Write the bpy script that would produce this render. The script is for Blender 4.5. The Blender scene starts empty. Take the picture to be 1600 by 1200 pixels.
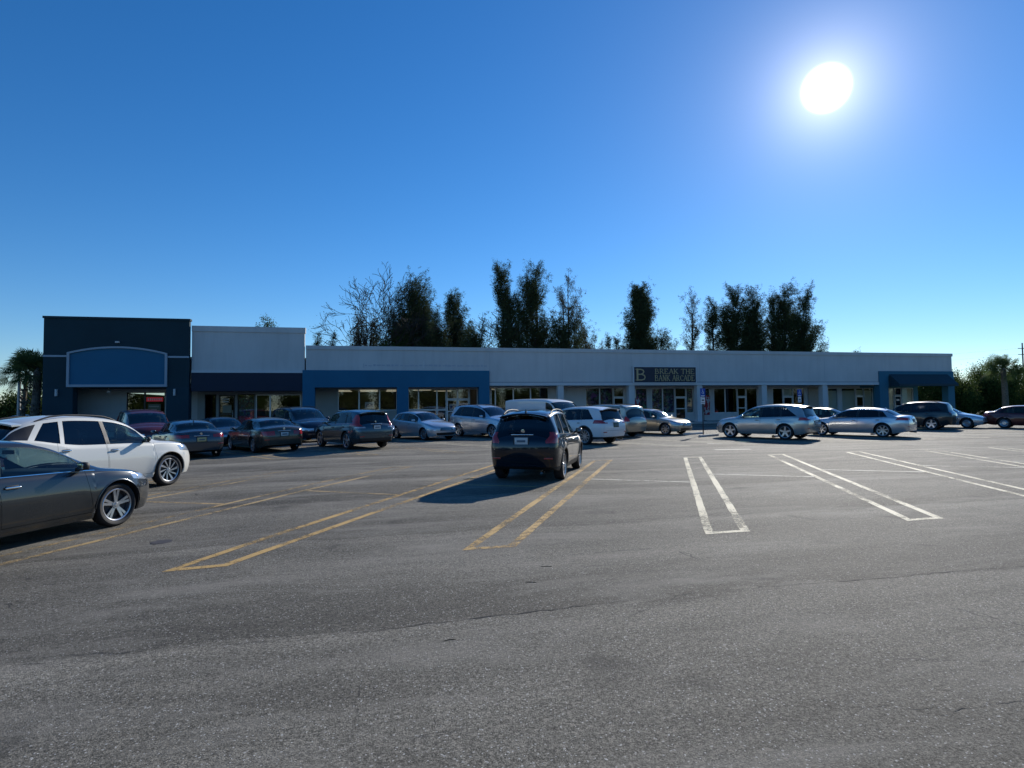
import bpy, bmesh, math, random
import numpy as np
from mathutils import Vector, Matrix
from mathutils.bvhtree import BVHTree

R = math.radians
scene = bpy.context.scene
COL = scene.collection

# ------------------------------------------------------------------ camera
cam_data = bpy.data.cameras.new('camera')
cam_data.sensor_fit = 'HORIZONTAL'
cam_data.sensor_width = 36.0
cam_data.lens = 910.0 / 1600.0 * 36.0
cam_data.clip_start = 0.05
cam_data.clip_end = 9000.0
cam = bpy.data.objects.new('camera', cam_data)
COL.objects.link(cam)
YAW, PITCH, ROLL = R(13.0), R(2.33), R(0.63)
fwd = Vector((math.sin(YAW) * math.cos(PITCH), math.cos(YAW) * math.cos(PITCH), math.sin(PITCH)))
rt0 = Vector((math.cos(YAW), -math.sin(YAW), 0.0))
up0 = rt0.cross(fwd)
rt = rt0 * math.cos(ROLL) - up0 * math.sin(ROLL)
upv = up0 * math.cos(ROLL) + rt0 * math.sin(ROLL)
m = Matrix((rt, upv, -fwd)).transposed().to_4x4()
m.translation = Vector((0, 0, 1.7))
cam.matrix_world = m
scene.camera = cam

# ------------------------------------------------------------------ sky, sun, exposure
SUN_EL, SUN_AZ = R(25.8), R(42.1)          # azimuth from +Y towards +X
SUN_DIR = Vector((math.cos(SUN_EL) * math.sin(SUN_AZ), math.cos(SUN_EL) * math.cos(SUN_AZ), math.sin(SUN_EL)))
SKY_STRENGTH = 0.126
world = bpy.data.worlds.new('World')
scene.world = world
world.use_nodes = True
nt = world.node_tree
nt.nodes.clear()
w_out = nt.nodes.new('ShaderNodeOutputWorld')
w_bg = nt.nodes.new('ShaderNodeBackground')
w_sky = nt.nodes.new('ShaderNodeTexSky')
w_sky.sky_type = 'NISHITA'
w_sky.sun_disc = False
w_sky.sun_elevation = SUN_EL
w_sky.sun_rotation = SUN_AZ
w_sky.altitude = 0.0
w_sky.air_density = 1.0
w_sky.dust_density = 0.05
w_sky.ozone_density = 6.0
w_bg.inputs['Strength'].default_value = SKY_STRENGTH
w_hs = nt.nodes.new('ShaderNodeHueSaturation')
w_hs.inputs['Saturation'].default_value = 1.20
w_hs.inputs['Hue'].default_value = 0.503
nt.links.new(w_sky.outputs[0], w_hs.inputs['Color'])
nt.links.new(w_hs.outputs[0], w_bg.inputs['Color'])
# the sun's own disc and the glow of the bright air around it
w_tc = nt.nodes.new('ShaderNodeTexCoord')
w_dot = nt.nodes.new('ShaderNodeVectorMath'); w_dot.operation = 'DOT_PRODUCT'
w_dot.inputs[1].default_value = SUN_DIR
nt.links.new(w_tc.outputs['Generated'], w_dot.inputs[0])
w_ac = nt.nodes.new('ShaderNodeMath'); w_ac.operation = 'ARCCOSINE'
nt.links.new(w_dot.outputs['Value'], w_ac.inputs[0])
def w_math(op, a, b=None):
    n = nt.nodes.new('ShaderNodeMath'); n.operation = op
    for i, v in enumerate((a, b)):
        if v is None: continue
        if isinstance(v, (int, float)): n.inputs[i].default_value = v
        else: nt.links.new(v, n.inputs[i])
    return n.outputs[0]
ang = w_ac.outputs[0]
core = nt.nodes.new('ShaderNodeMapRange'); core.interpolation_type = 'SMOOTHSTEP'
core.inputs['From Min'].default_value = R(2.0); core.inputs['From Max'].default_value = R(0.2)
core.inputs['To Min'].default_value = 0.0; core.inputs['To Max'].default_value = 7.0
nt.links.new(ang, core.inputs['Value'])
halo1 = w_math('MULTIPLY', w_math('EXPONENT', w_math('MULTIPLY', ang, -1.0 / R(2.3))), 1.25)
halo2 = w_math('MULTIPLY', w_math('EXPONENT', w_math('MULTIPLY', ang, -1.0 / R(9.0))), 0.10)
glow = w_math('ADD', w_math('ADD', core.outputs[0], halo1), halo2)
w_em = nt.nodes.new('ShaderNodeBackground')
w_em.inputs['Color'].default_value = (1.0, 0.965, 0.90, 1)
nt.links.new(glow, w_em.inputs['Strength'])
w_add = nt.nodes.new('ShaderNodeAddShader')
nt.links.new(w_bg.outputs[0], w_add.inputs[0]); nt.links.new(w_em.outputs[0], w_add.inputs[1])
nt.links.new(w_add.outputs[0], w_out.inputs['Surface'])

sun_data = bpy.data.lights.new('sun', 'SUN')
sun_data.energy = 5.0
sun_data.angle = R(0.53)
sun_data.color = (1.0, 0.95, 0.86)
sun = bpy.data.objects.new('sun', sun_data)
COL.objects.link(sun)
sun.rotation_euler = SUN_DIR.to_track_quat('Z', 'Y').to_euler()
sun.location = (60, 60, 60)

scene.view_settings.view_transform = 'Standard'
scene.view_settings.look = 'None'
scene.view_settings.gamma = 1.0
scene.view_settings.exposure = 0.0
scene.view_settings.use_curve_mapping = False
scene.cycles.max_bounces = 8
scene.cycles.transparent_max_bounces = 16
scene.cycles.sample_clamp_indirect = 4.0
scene.cycles.caustics_reflective = False
scene.cycles.caustics_refractive = False
scene.cycles.use_denoising = True

# ------------------------------------------------------------------ materials
MATS = {}
def nodes_of(name):
    mt = bpy.data.materials.new(name); mt.use_nodes = True
    t = mt.node_tree; t.nodes.clear()
    return mt, t
class NT:
    def __init__(s, t): s.t = t
    def n(s, typ, **kw):
        x = s.t.nodes.new(typ)
        for k, v in kw.items(): setattr(x, k, v)
        return x
    def link(s, a, b): s.t.links.new(a, b)
    def val(s, sock, v):
        if hasattr(v, 'is_output'): s.link(v, sock)
        elif isinstance(v, (tuple, list)) and len(v) == 3 and sock.type == 'RGBA': sock.default_value = (*v, 1)
        else: sock.default_value = v
    def math(s, op, a, b=0.0, c=None, clamp=False):
        x = s.n('ShaderNodeMath', operation=op, use_clamp=clamp)
        s.val(x.inputs[0], a); s.val(x.inputs[1], b)
        if c is not None: s.val(x.inputs[2], c)
        return x.outputs[0]
    def mix(s, f, a, b, mode='MIX'):
        x = s.n('ShaderNodeMix', data_type='RGBA', blend_type=mode)
        s.val(x.inputs[0], f); s.val(x.inputs[6], a); s.val(x.inputs[7], b)
        return x.outputs[2]
    def ramp(s, v, lo, hi, a=0.0, b=1.0, smooth=False):
        x = s.n('ShaderNodeMapRange')
        if smooth: x.interpolation_type = 'SMOOTHSTEP'
        s.val(x.inputs['Value'], v)
        for k, q in zip(('From Min', 'From Max', 'To Min', 'To Max'), (lo, hi, a, b)): x.inputs[k].default_value = q
        return x.outputs[0]
    def coords(s, scale=(1, 1, 1), kind='Object', rot=(0, 0, 0)):
        tc = s.n('ShaderNodeTexCoord'); mp = s.n('ShaderNodeMapping')
        mp.inputs['Scale'].default_value = scale; mp.inputs['Rotation'].default_value = rot
        s.link(tc.outputs[kind], mp.inputs['Vector'])
        return mp.outputs[0]
    def noise(s, vec, scale, detail=4.0, rough=0.55, dist=0.0):
        x = s.n('ShaderNodeTexNoise'); s.link(vec, x.inputs['Vector'])
        x.inputs['Scale'].default_value = scale; x.inputs['Detail'].default_value = detail
        x.inputs['Roughness'].default_value = rough; x.inputs['Distortion'].default_value = dist
        return x.outputs['Fac']
    def voro(s, vec, scale, feature='F1', out='Distance'):
        x = s.n('ShaderNodeTexVoronoi', feature=feature); s.link(vec, x.inputs['Vector'])
        x.inputs['Scale'].default_value = scale
        return x.outputs[out]
    def bsdf(s, **kw):
        x = s.n('ShaderNodeBsdfPrincipled')
        for k, v in kw.items(): s.val(x.inputs[k.replace('_', ' ')], v)
        return x
    def bump(s, h, strength, dist):
        x = s.n('ShaderNodeBump'); s.val(x.inputs['Height'], h)
        x.inputs['Strength'].default_value = strength; x.inputs['Distance'].default_value = dist
        return x.outputs[0]
    def out(s, sh):
        o = s.n('ShaderNodeOutputMaterial'); s.link(sh, o.inputs['Surface'])

def mat(name, color, rough=0.6, metal=0.0, coat=0.0, var=0.0, vscale=4.0, bump=0.0, bscale=40.0, bdist=0.01, spec=0.5, emis=None, estr=0.0, streak=0.0):
    if name in MATS: return MATS[name]
    mt, t = nodes_of(name); q = NT(t)
    col = tuple(color)
    c = q.coords()
    colr = col
    if var > 0:
        f = q.ramp(q.noise(c, vscale, 5), 0.3, 0.7, 1.0 - var, 1.0 + var)
        colr = q.mix(1.0, (*col, 1), (1, 1, 1, 1), 'MULTIPLY')
        x = q.n('ShaderNodeVectorMath', operation='SCALE'); q.val(x.inputs[0], colr); q.val(x.inputs['Scale'], f)
        colr = x.outputs[0]
    if streak > 0:
        cs = q.coords((1.2, 1.2, 0.12))
        f = q.ramp(q.noise(cs, 2.0, 6, 0.65), 0.45, 0.8, 0.0, streak)
        colr = q.mix(f, colr, tuple(v * 0.45 for v in col))
    b = q.bsdf(Base_Color=colr, Roughness=rough, Metallic=metal)
    b.inputs['Coat Weight'].default_value = coat; b.inputs['Coat Roughness'].default_value = 0.04
    b.inputs['Specular IOR Level'].default_value = spec
    if bump > 0: q.link(q.bump(q.noise(c, bscale, 4), bump, bdist), b.inputs['Normal'])
    if emis:
        b.inputs['Emission Color'].default_value = (*emis, 1); b.inputs['Emission Strength'].default_value = estr
    q.out(b.outputs[0])
    MATS[name] = mt
    return mt

def glass_mat(name, tint, refl=0.06, rough=0.0):
    if name in MATS: return MATS[name]
    mt, t = nodes_of(name); q = NT(t)
    tr = q.n('ShaderNodeBsdfTransparent'); tr.inputs['Color'].default_value = (*tint, 1)
    gl = q.n('ShaderNodeBsdfGlossy'); gl.inputs['Roughness'].default_value = rough
    gl.inputs['Color'].default_value = (0.95, 0.97, 1.0, 1)
    lw = q.n('ShaderNodeLayerWeight'); lw.inputs['Blend'].default_value = 0.5
    f = q.math('ADD', q.math('MULTIPLY', q.math('POWER', lw.outputs['Facing'], 5.0), 1.0 - refl), refl, clamp=True)
    mx = q.n('ShaderNodeMixShader'); q.link(f, mx.inputs[0]); q.link(tr.outputs[0], mx.inputs[1]); q.link(gl.outputs[0], mx.inputs[2])
    q.out(mx.outputs[0])
    MATS[name] = mt
    return mt

def paint_mat(name, color, metal=0.0, rough=0.35, dust=0.018):
    if name in MATS: return MATS[name]
    mt, t = nodes_of(name); q = NT(t)
    c = q.coords()
    # road dust: a thin pale film, thicker low on the body
    sx = q.n('ShaderNodeSeparateXYZ'); tc = q.n('ShaderNodeTexCoord'); q.link(tc.outputs['Object'], sx.inputs[0])
    low = q.ramp(sx.outputs['Z'], 0.1, 0.75, 1.0, 0.25)
    d = q.math('MULTIPLY', q.math('MULTIPLY', q.ramp(q.noise(c, 3.0, 6, 0.6), 0.35, 0.75), low), dust * 4)
    colr = q.mix(d, (*color, 1), (0.22, 0.2, 0.17, 1))
    ro = q.math('ADD', q.math('MULTIPLY', d, 0.6), rough)
    b = q.bsdf(Base_Color=colr, Roughness=ro, Metallic=metal)
    b.inputs['Coat Weight'].default_value = 1.0
    b.inputs['Specular IOR Level'].default_value = 0.25
    q.val(b.inputs['Coat Roughness'], q.math('ADD', q.math('MULTIPLY', d, 0.5), 0.03))
    q.out(b.outputs[0])
    MATS[name] = mt
    return mt

def asphalt_mat():
    mt, t = nodes_of('asphalt'); q = NT(t)
    c = q.coords()
    cl = q.coords((0.25, 1.0, 1.0))
    big = q.noise(cl, 0.45, 7, 0.6, 0.4)
    band = q.noise(q.coords((0.05, 0.75, 1.0)), 1.0, 4, 0.6)
    mid = q.noise(cl, 2.3, 6, 0.62)
    agg = q.voro(c, 120.0, out='Color')
    sep = q.n('ShaderNodeSeparateColor'); q.link(agg, sep.inputs[0])
    agg2 = q.noise(c, 38.0, 3, 0.7)
    v = q.math('MULTIPLY', q.ramp(big, 0.3, 0.72, 0.72, 1.30), q.ramp(mid, 0.25, 0.75, 0.82, 1.18))
    v = q.math('MULTIPLY', v, q.ramp(band, 0.3, 0.7, 0.84, 1.16))
    v = q.math('MULTIPLY', v, q.ramp(sep.outputs[0], 0.0, 1.0, 0.45, 1.55))
    v = q.math('MULTIPLY', v, q.ramp(agg2, 0.25, 0.75, 0.6, 1.4))
    sep2 = q.n('ShaderNodeSeparateColor'); q.link(q.voro(c, 52.0, out='Color'), sep2.inputs[0])
    v = q.math('MULTIPLY', v, q.ramp(sep2.outputs[0], 0.0, 1.0, 0.80, 1.22))
    # separate passes of the paver: darker and lighter lanes with ragged edges, and two worn wheel tracks
    sx = q.n('ShaderNodeSeparateXYZ'); q.link(c, sx.inputs[0])
    yy = q.math('ADD', sx.outputs['Y'], q.math('MULTIPLY', q.math('SUBTRACT', q.noise(cl, 1.3, 6, 0.65), 0.5), 1.1))
    lane = q.math('FRACT', q.math('DIVIDE', q.math('ADD', yy, 50 * 3.3 - 4.75), 3.3))
    v = q.math('MULTIPLY', v, q.ramp(lane, 0.0, 0.55, 0.80, 1.10, True))
    track = q.math('ABSOLUTE', q.math('SUBTRACT', lane, 0.93))
    v = q.math('MULTIPLY', v, q.ramp(track, 0.0, 0.09, 1.22, 1.0, True))
    # pale stones standing out of the binder
    st = q.math('GREATER_THAN', sep.outputs[1], 0.980)
    base = q.n('ShaderNodeVectorMath', operation='SCALE')
    base.inputs[0].default_value = (0.154, 0.141, 0.115); q.val(base.inputs['Scale'], v)
    colr = q.mix(q.math('MULTIPLY', st, 0.75), base.outputs[0], (0.62, 0.6, 0.56, 1))
    # old oil drips
    spots = q.noise(q.coords((1, 1, 1)), 0.9, 2, 0.5, 0.6)
    oil = q.math('MULTIPLY', q.ramp(spots, 0.655, 0.73, 0.0, 0.5), 1.0)
    colr = q.mix(oil, colr, (0.035, 0.034, 0.032, 1))
    # worn, sanded pale drifts
    wear = q.ramp(q.noise(cl, 1.1, 8, 0.7, 0.6), 0.50, 0.70, 0.0, 0.75)
    colr = q.mix(wear, colr, (0.31, 0.285, 0.24, 1))
    # hairline crazing
    crk = q.voro(q.coords((1, 1, 1)), 0.55, 'DISTANCE_TO_EDGE')
    wob = q.math('ADD', crk, q.math('MULTIPLY', q.math('SUBTRACT', q.noise(c, 3.0, 5), 0.5), 0.07))
    cm = q.math('MULTIPLY', q.math('LESS_THAN', q.math('ABSOLUTE', wob), 0.0022), q.ramp(q.noise(c, 0.5, 2), 0.55, 0.6))
    colr = q.mix(q.math('MULTIPLY', cm, 0.7), colr, (0.03, 0.03, 0.03, 1))
    hgt = q.math('ADD', q.math('MULTIPLY', sep.outputs[2], 0.5), q.noise(c, 120.0, 3, 0.7))
    b = q.bsdf(Base_Color=colr, Roughness=0.78)
    b.inputs['Specular IOR Level'].default_value = 0.18
    q.link(q.bump(hgt, 0.95, 0.009), b.inputs['Normal'])
    q.out(b.outputs[0])
    return mt

def road_paint(name, color, cover=0.5):
    if name in MATS: return MATS[name]
    mt, t = nodes_of(name); q = NT(t)
    c = q.coords()
    n1 = q.noise(c, 9.0, 8, 0.7); n2 = q.noise(c, 70.0, 3, 0.7); n3 = q.noise(c, 0.6, 3)
    w = q.math('ADD', q.math('MULTIPLY', n1, 0.55), q.math('ADD', q.math('MULTIPLY', n2, 0.45), q.math('MULTIPLY', q.math('SUBTRACT', n3, 0.5), 0.5)))
    keep = q.ramp(w, cover - 0.05, cover + 0.06, 0.95, 0.0)
    shade = q.ramp(n1, 0.3, 0.7, 0.8, 1.1)
    x = q.n('ShaderNodeVectorMath', operation='SCALE'); x.inputs[0].default_value = color; q.val(x.inputs['Scale'], shade)
    b = q.bsdf(Base_Color=x.outputs[0], Roughness=0.75)
    q.link(q.bump(n2, 0.5, 0.004), b.inputs['Normal'])
    tr = q.n('ShaderNodeBsdfTransparent')
    mx = q.n('ShaderNodeMixShader'); q.link(keep, mx.inputs[0]); q.link(tr.outputs[0], mx.inputs[1]); q.link(b.outputs[0], mx.inputs[2])
    q.out(mx.outputs[0])
    MATS[name] = mt
    return mt

def leaf_mat(name, a, b_, trans=0.25):
    if name in MATS: return MATS[name]
    mt, t = nodes_of(name); q = NT(t)
    g = q.n('ShaderNodeNewGeometry')
    colr = q.mix(g.outputs['Random Per Island'], (*a, 1), (*b_, 1))
    d = q.bsdf(Base_Color=colr, Roughness=0.8)
    d.inputs['Specular IOR Level'].default_value = 0.08
    tr = q.n('ShaderNodeBsdfTranslucent'); q.link(colr, tr.inputs['Color'])
    mx = q.n('ShaderNodeMixShader'); mx.inputs[0].default_value = trans
    q.link(d.outputs[0], mx.inputs[1]); q.link(tr.outputs[0], mx.inputs[2])
    q.out(mx.outputs[0])
    MATS[name] = mt
    return mt

# ------------------------------------------------------------------ mesh helpers
def link(name, me, material=None, parent=None, loc=None, rotz=None):
    o = bpy.data.objects.new(name, me)
    COL.objects.link(o)
    if material is not None and me is not None and not me.materials: me.materials.append(material)
    if parent is not None: o.parent = parent
    if loc is not None: o.location = loc
    if rotz is not None: o.rotation_euler = (0, 0, rotz)
    return o
def empty(name, loc=(0, 0, 0), rotz=0.0, parent=None):
    o = bpy.data.objects.new(name, None); COL.objects.link(o)
    o.empty_display_size = 0.2
    o.location = loc; o.rotation_euler = (0, 0, rotz)
    if parent is not None: o.parent = parent
    return o
def tag(o, label=None, cat=None, group=None, kind=None):
    if label: o['label'] = label
    if cat: o['category'] = cat
    if group: o['group'] = group
    if kind: o['kind'] = kind
    return o
class MB:
    def __init__(s): s.v = []; s.f = []
    def add(s, vs, fs):
        b = len(s.v); s.v += [tuple(p) for p in vs]; s.f += [tuple(i + b for i in f) for f in fs]
        return s
    def box(s, x0, x1, y0, y1, z0, z1):
        return s.add([(x0, y0, z0), (x1, y0, z0), (x1, y1, z0), (x0, y1, z0), (x0, y0, z1), (x1, y0, z1), (x1, y1, z1), (x0, y1, z1)],
                     [(0, 3, 2, 1), (4, 5, 6, 7), (0, 1, 5, 4), (1, 2, 6, 5), (2, 3, 7, 6), (3, 0, 4, 7)])
    def prism(s, poly, y0, y1):
        """polygon in (x, z) (anticlockwise seen from -y) extruded from y0 to y1"""
        n = len(poly)
        vs = [(x, y0, z) for x, z in poly] + [(x, y1, z) for x, z in poly]
        fs = [tuple(range(n)), tuple(range(2 * n - 1, n - 1, -1))]
        fs += [((i + 1) % n, i, n + i, n + (i + 1) % n) for i in range(n)]
        return s.add(vs, fs)
    def tube(s, pts, rads, n=8, cap=True):
        pts = [Vector(p) for p in pts]; b = len(s.v)
        prev = None
        for i, p in enumerate(pts):
            d = (pts[min(i + 1, len(pts) - 1)] - pts[max(i - 1, 0)])
            d = d.normalized() if d.length > 1e-9 else Vector((0, 0, 1))
            a = d.orthogonal().normalized() if prev is None else (prev - d * prev.dot(d)).normalized()
            prev = a; c = d.cross(a)
            for k in range(n):
                t = 2 * math.pi * k / n
                s.v.append(tuple(p + (a * math.cos(t) + c * math.sin(t)) * rads[i]))
        for i in range(len(pts) - 1):
            for k in range(n):
                s.f.append((b + i * n + k, b + i * n + (k + 1) % n, b + (i + 1) * n + (k + 1) % n, b + (i + 1) * n + k))
        if cap:
            s.f.append(tuple(b + k for k in range(n))[::-1]); s.f.append(tuple(b + (len(pts) - 1) * n + k for k in range(n)))
        return s
    def lathe(s, prof, n=32, axis='x'):
        """prof: list of (axial, radius)"""
        b = len(s.v)
        for a, r in prof:
            for k in range(n):
                t = 2 * math.pi * k / n
                if axis == 'x': s.v.append((a, r * math.cos(t), r * math.sin(t)))
                else: s.v.append((r * math.cos(t), r * math.sin(t), a))
        for i in range(len(prof) - 1):
            for k in range(n):
                s.f.append((b + i * n + k, b + (i + 1) * n + k, b + (i + 1) * n + (k + 1) % n, b + i * n + (k + 1) % n))
        return s
    def mesh(s, name, smooth=None):
        me = bpy.data.meshes.new(name)
        me.from_pydata(s.v, [], s.f)
        me.update()
        if smooth is not None:
            me.polygons.foreach_set('use_smooth', [True] * len(me.polygons))
            me.set_sharp_from_angle(angle=R(smooth))
        return me
    def build(s, name, material, parent=None, smooth=None, bevel=0.0, loc=None, rotz=None):
        me = s.mesh(name, smooth)
        o = link(name, me, material, parent, loc, rotz)
        if bevel > 0:
            bm = bmesh.new(); bm.from_mesh(me)
            bmesh.ops.bevel(bm, geom=list(bm.edges), offset=bevel, segments=2, affect='EDGES', profile=0.5)
            bm.to_mesh(me); bm.free()
        return o
def copy_tree(o, parent=None):
    c = o.copy(); COL.objects.link(c)
    if parent is not None: c.parent = parent
    for ch in o.children: copy_tree(ch, c)
    return c

# ------------------------------------------------------------------ the lie of the land
def gz(x, y):
    z = 0.0067 * min(max(y - 18.0, 0.0), 12.0) + 0.012 * min(max(y - 30.0, 0.0), 13.2)
    return z - 0.025 * min(max(-x - 1.5, 0.0), 6.0)
def sheet(name, xs, ys, dz, material):
    v = [(x, y, gz(x, y) + dz) for y in ys for x in xs]
    n = len(xs)
    f = [(j * n + i, j * n + i + 1, (j + 1) * n + i + 1, (j + 1) * n + i) for j in range(len(ys) - 1) for i in range(n - 1)]
    me = bpy.data.meshes.new(name); me.from_pydata(v, [], f)
    o = link(name, me, material)
    o['kind'] = 'structure'
    return o
# ------------------------------------------------------------------ ground
def brk(lo, hi, step, extra):
    v = set(np.round(np.arange(lo, hi + 1e-6, step), 3).tolist()) | {e for e in extra if lo < e < hi} | {lo, hi}
    return sorted(v)
M_ASPHALT = asphalt_mat()
def lawn_mat():
    mt, t = nodes_of('lawn'); q = NT(t)
    c = q.coords()
    f = q.ramp(q.noise(c, 0.4, 8, 0.65), 0.35, 0.7)
    colr = q.mix(f, (0.05, 0.085, 0.02, 1), (0.13, 0.15, 0.05, 1))
    b = q.bsdf(Base_Color=colr, Roughness=0.9)
    q.link(q.bump(q.noise(c, 25.0, 4), 1.0, 0.05), b.inputs['Normal'])
    q.out(b.outputs[0]); return mt
LAWN = lawn_mat()
sheet('ground', [-3000, -400, -150, -60, -7.5, -1.5, 20, 56, 100, 400, 3000], [-1500, -200, -41, 0, 18, 30, 43.2, 60, 120, 400, 4000], -0.008, LAWN)
sheet('parking_lot', [-60, -40, -25, -7.5, -1.5, 20, 40, 56], [-40, 0, 18, 30, 43.2], 0.0, M_ASPHALT)
sheet('side_road', [-260, -120, -60], [-40, 0, 18, 30, 43.2, 90], 0.0, M_ASPHALT)
sheet('service_lane', [-60, -40, -24.5], [43.2, 60, 90], 0.0, M_ASPHALT)
CONC = mat('concrete', (0.36, 0.345, 0.32), 0.85, var=0.18, vscale=1.5, bump=0.3, bscale=60)
sw = MB()
sw.box(-23.0, 53.5, 42.6, 46.1, -0.1, 0.40)
o = sw.build('sidewalk', CONC, bevel=0.02); o['kind'] = 'structure'
kb = MB(); kb.box(56.0, 56.16, -30, 43.4, -0.1, 0.36)
o = kb.build('kerb', CONC, bevel=0.02); o['kind'] = 'structure'
# expansion joints of the walk
jn = MB()
for i in range(24): jn.box(-21.5 + i * 3.1, -21.485 + i * 3.1, 42.605, 45.7, 0.395, 0.403)
o = jn.build('sidewalk_joint_lines', mat('joint', (0.08, 0.08, 0.08), 0.9)); o['kind'] = 'structure'

# ------------------------------------------------------------------ paint on the lot
YEL = road_paint('worn_yellow_paint', (0.60, 0.38, 0.13), 0.515)
WHT = road_paint('worn_white_paint', (0.74, 0.66, 0.46), 0.545)
WH2 = road_paint('thin_white_paint', (0.72, 0.68, 0.56), 0.575)
FNT = road_paint('faded_yellow_paint', (0.52, 0.36, 0.16), 0.50)
def ribbon(name, pts, width, material, dz=0.004, closed=False):
    """a flat painted line along pts, cut where the lie of the ground changes, with slightly wavering edges"""
    rnd = random.Random(int(abs(pts[0][0]) * 1000 + abs(pts[0][1]) * 77))
    mb = MB()
    P = []
    for a, b in zip(pts[:-1], pts[1:]):
        n = max(2, int(math.hypot(b[0] - a[0], b[1] - a[1]) / 0.25))
        for i in range(n): P.append((a[0] + (b[0] - a[0]) * i / n, a[1] + (b[1] - a[1]) * i / n))
    P.append(pts[-1])
    vs = []
    for i, p in enumerate(P):
        a = P[max(i - 1, 0)]; b = P[min(i + 1, len(P) - 1)]
        d = Vector((b[0] - a[0], b[1] - a[1])); d.normalize(); nn = Vector((-d.y, d.x))
        w0 = width / 2 + rnd.uniform(-0.006, 0.006); w1 = width / 2 + rnd.uniform(-0.006, 0.006)
        k = 1.0
        if 0 < i < len(P) - 1:
            d1 = Vector((p[0] - a[0], p[1] - a[1])).normalized(); d2 = Vector((b[0] - p[0], b[1] - p[1])).normalized()
            k = 1 / max(0.6, math.sqrt(max(0.05, (1 + d1.dot(d2)) / 2)))
        for s_, w in ((1, w0), (-1, w1)):
            x, y = p[0] + s_ * nn.x * w * k, p[1] + s_ * nn.y * w * k
            vs.append((x, y, gz(x, y) + dz))
    fs = [(2 * i, 2 * i + 1, 2 * i + 3, 2 * i + 2) for i in range(len(P) - 1)]
    mb.add(vs, fs)
    o = mb.build(name, material); o['kind'] = 'structure'
    return o
def hairpin(xn, xf, y0, y1, half, material, width=0.105, open_far=False):
    """a long loop of paint between two parking stalls"""
    d = Vector((xf - xn, y1 - y0)).normalized()
    k = half
    pts = [(xf - k, y1), (xn - k, y0), (xn + k, y0), (xf + k, y1)]
    if not open_far: pts = pts + [(xf - k, y1)]
    return ribbon('stall_line', pts, width, material)
for k in range(-4, 8):
    xn = 1.33 + 3.24 * k; xf = 6.95 + 3.145 * k
    mt_ = (FNT if k <= -2 else YEL if k <= 0 else WHT)
    hairpin(xn, xf, 7.05, 17.42, 0.27, mt_, 0.115)
    # the short cross line at the head of each stall, square to the stall
    xm = xn + (xf - xn) * 0.575
    a = (xm + 0.33, 13.02); b = (xm + 3.145 - 0.9, 11.80)
    if k == -1: b = (a[0] + 1.6, a[1] - 0.9)
    ribbon('stall_head_line', [a, b], 0.10, WH2 if k >= 0 else FNT)
for k in range(-4, 14):
    x25 = -1.88 + 3.15 * k
    f = lambda y: x25 - 0.554 * (y - 25.0)
    hairpin(f(22.0), f(33.8), 22.0, 33.8, 0.26, WHT if k > 1 else FNT, 0.1)
for p in (((12.5, 19.95), (13.9, 19.75)), ((14.05, 23.0), (14.8, 22.5))):
    ribbon('arrow_remnant', list(p), 0.22, WH2)
# the paving joint across the foreground, opened up here and there, and a few cracks
CRK = mat('crack_tar', (0.028, 0.027, 0.026), 0.9)
def crack(name, pts, w, seed, amp=0.03):
    rnd = random.Random(seed); mb = MB(); P = []
    for a, b in zip(pts[:-1], pts[1:]):
        n = max(2, int(math.hypot(b[0] - a[0], b[1] - a[1]) / 0.07))
        for i in range(n): P.append((a[0] + (b[0] - a[0]) * i / n + rnd.gauss(0, amp * 0.4), a[1] + (b[1] - a[1]) * i / n + rnd.gauss(0, amp)))
    P.append(pts[-1]); vs = []
    for i, p in enumerate(P):
        t = i / (len(P) - 1)
        ww = w * rnd.uniform(0.15, 1.0) * (0.3 + 0.7 * math.sin(math.pi * min(max(t, 0.02), 0.98)))
        vs += [(p[0], p[1] + ww, gz(p[0], p[1]) + 0.0035), (p[0], p[1] - ww, gz(p[0], p[1]) + 0.0035)]
    mb.add(vs, [(2 * i, 2 * i + 1, 2 * i + 3, 2 * i + 2) for i in range(len(P) - 1)])
    o = mb.build(name, CRK); o['kind'] = 'structure'
crack('pavement_crack', [(-0.2, 4.66), (0.9, 4.74), (2.0, 4.82)], 0.010, 1, 0.012)
crack('pavement_crack', [(2.0, 4.82), (3.3, 4.86), (4.7, 4.80), (6.4, 4.78), (9.0, 4.8)], 0.007, 2, 0.012)
crack('pavement_crack', [(-2.8, 4.9), (-1.6, 4.72), (-0.4, 4.66)], 0.005, 3, 0.014)
crack('pavement_crack', [(2.3, 2.9), (2.75, 2.8), (3.1, 2.68), (3.6, 2.66), (4.2, 2.75)], 0.004, 4, 0.012)
crack('pavement_crack', [(2.85, 2.78), (3.05, 2.62), (3.25, 2.45)], 0.003, 5, 0.01)
crack('pavement_crack', [(3.2, 9.0), (4.6, 9.4), (6.2, 9.3), (7.4, 9.6)], 0.006, 6, 0.02)
crack('pavement_crack', [(-1.0, 11.5), (0.0, 10.8), (0.6, 10.1), (0.9, 9.3)], 0.006, 7, 0.02)
# litter of the lot
STK = mat('dry_stick', (0.05, 0.04, 0.03), 0.9)
for i, (x, y, l, a, what) in enumerate([(0.51, 4.34, 0.09, 0.2, 'dry black twig lying on the asphalt below the long crack'), (1.75, 6.05, 0.12, -0.3, 'thin dark twig on the asphalt near the yellow loop'), (1.45, 5.55, 0.10, -0.4, 'small dark twig on bare asphalt in front of the yellow loop')]):
    mb = MB(); mb.tube([(-l / 2, 0, 0.003), (0, 0.008, 0.004), (l / 2, -0.005, 0.003)], [0.002, 0.003, 0.002], 6)
    tag(mb.build('twig', STK, loc=(x, y, gz(x, y)), rotz=a), what, 'twig', 'twigs on the asphalt')
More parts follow.
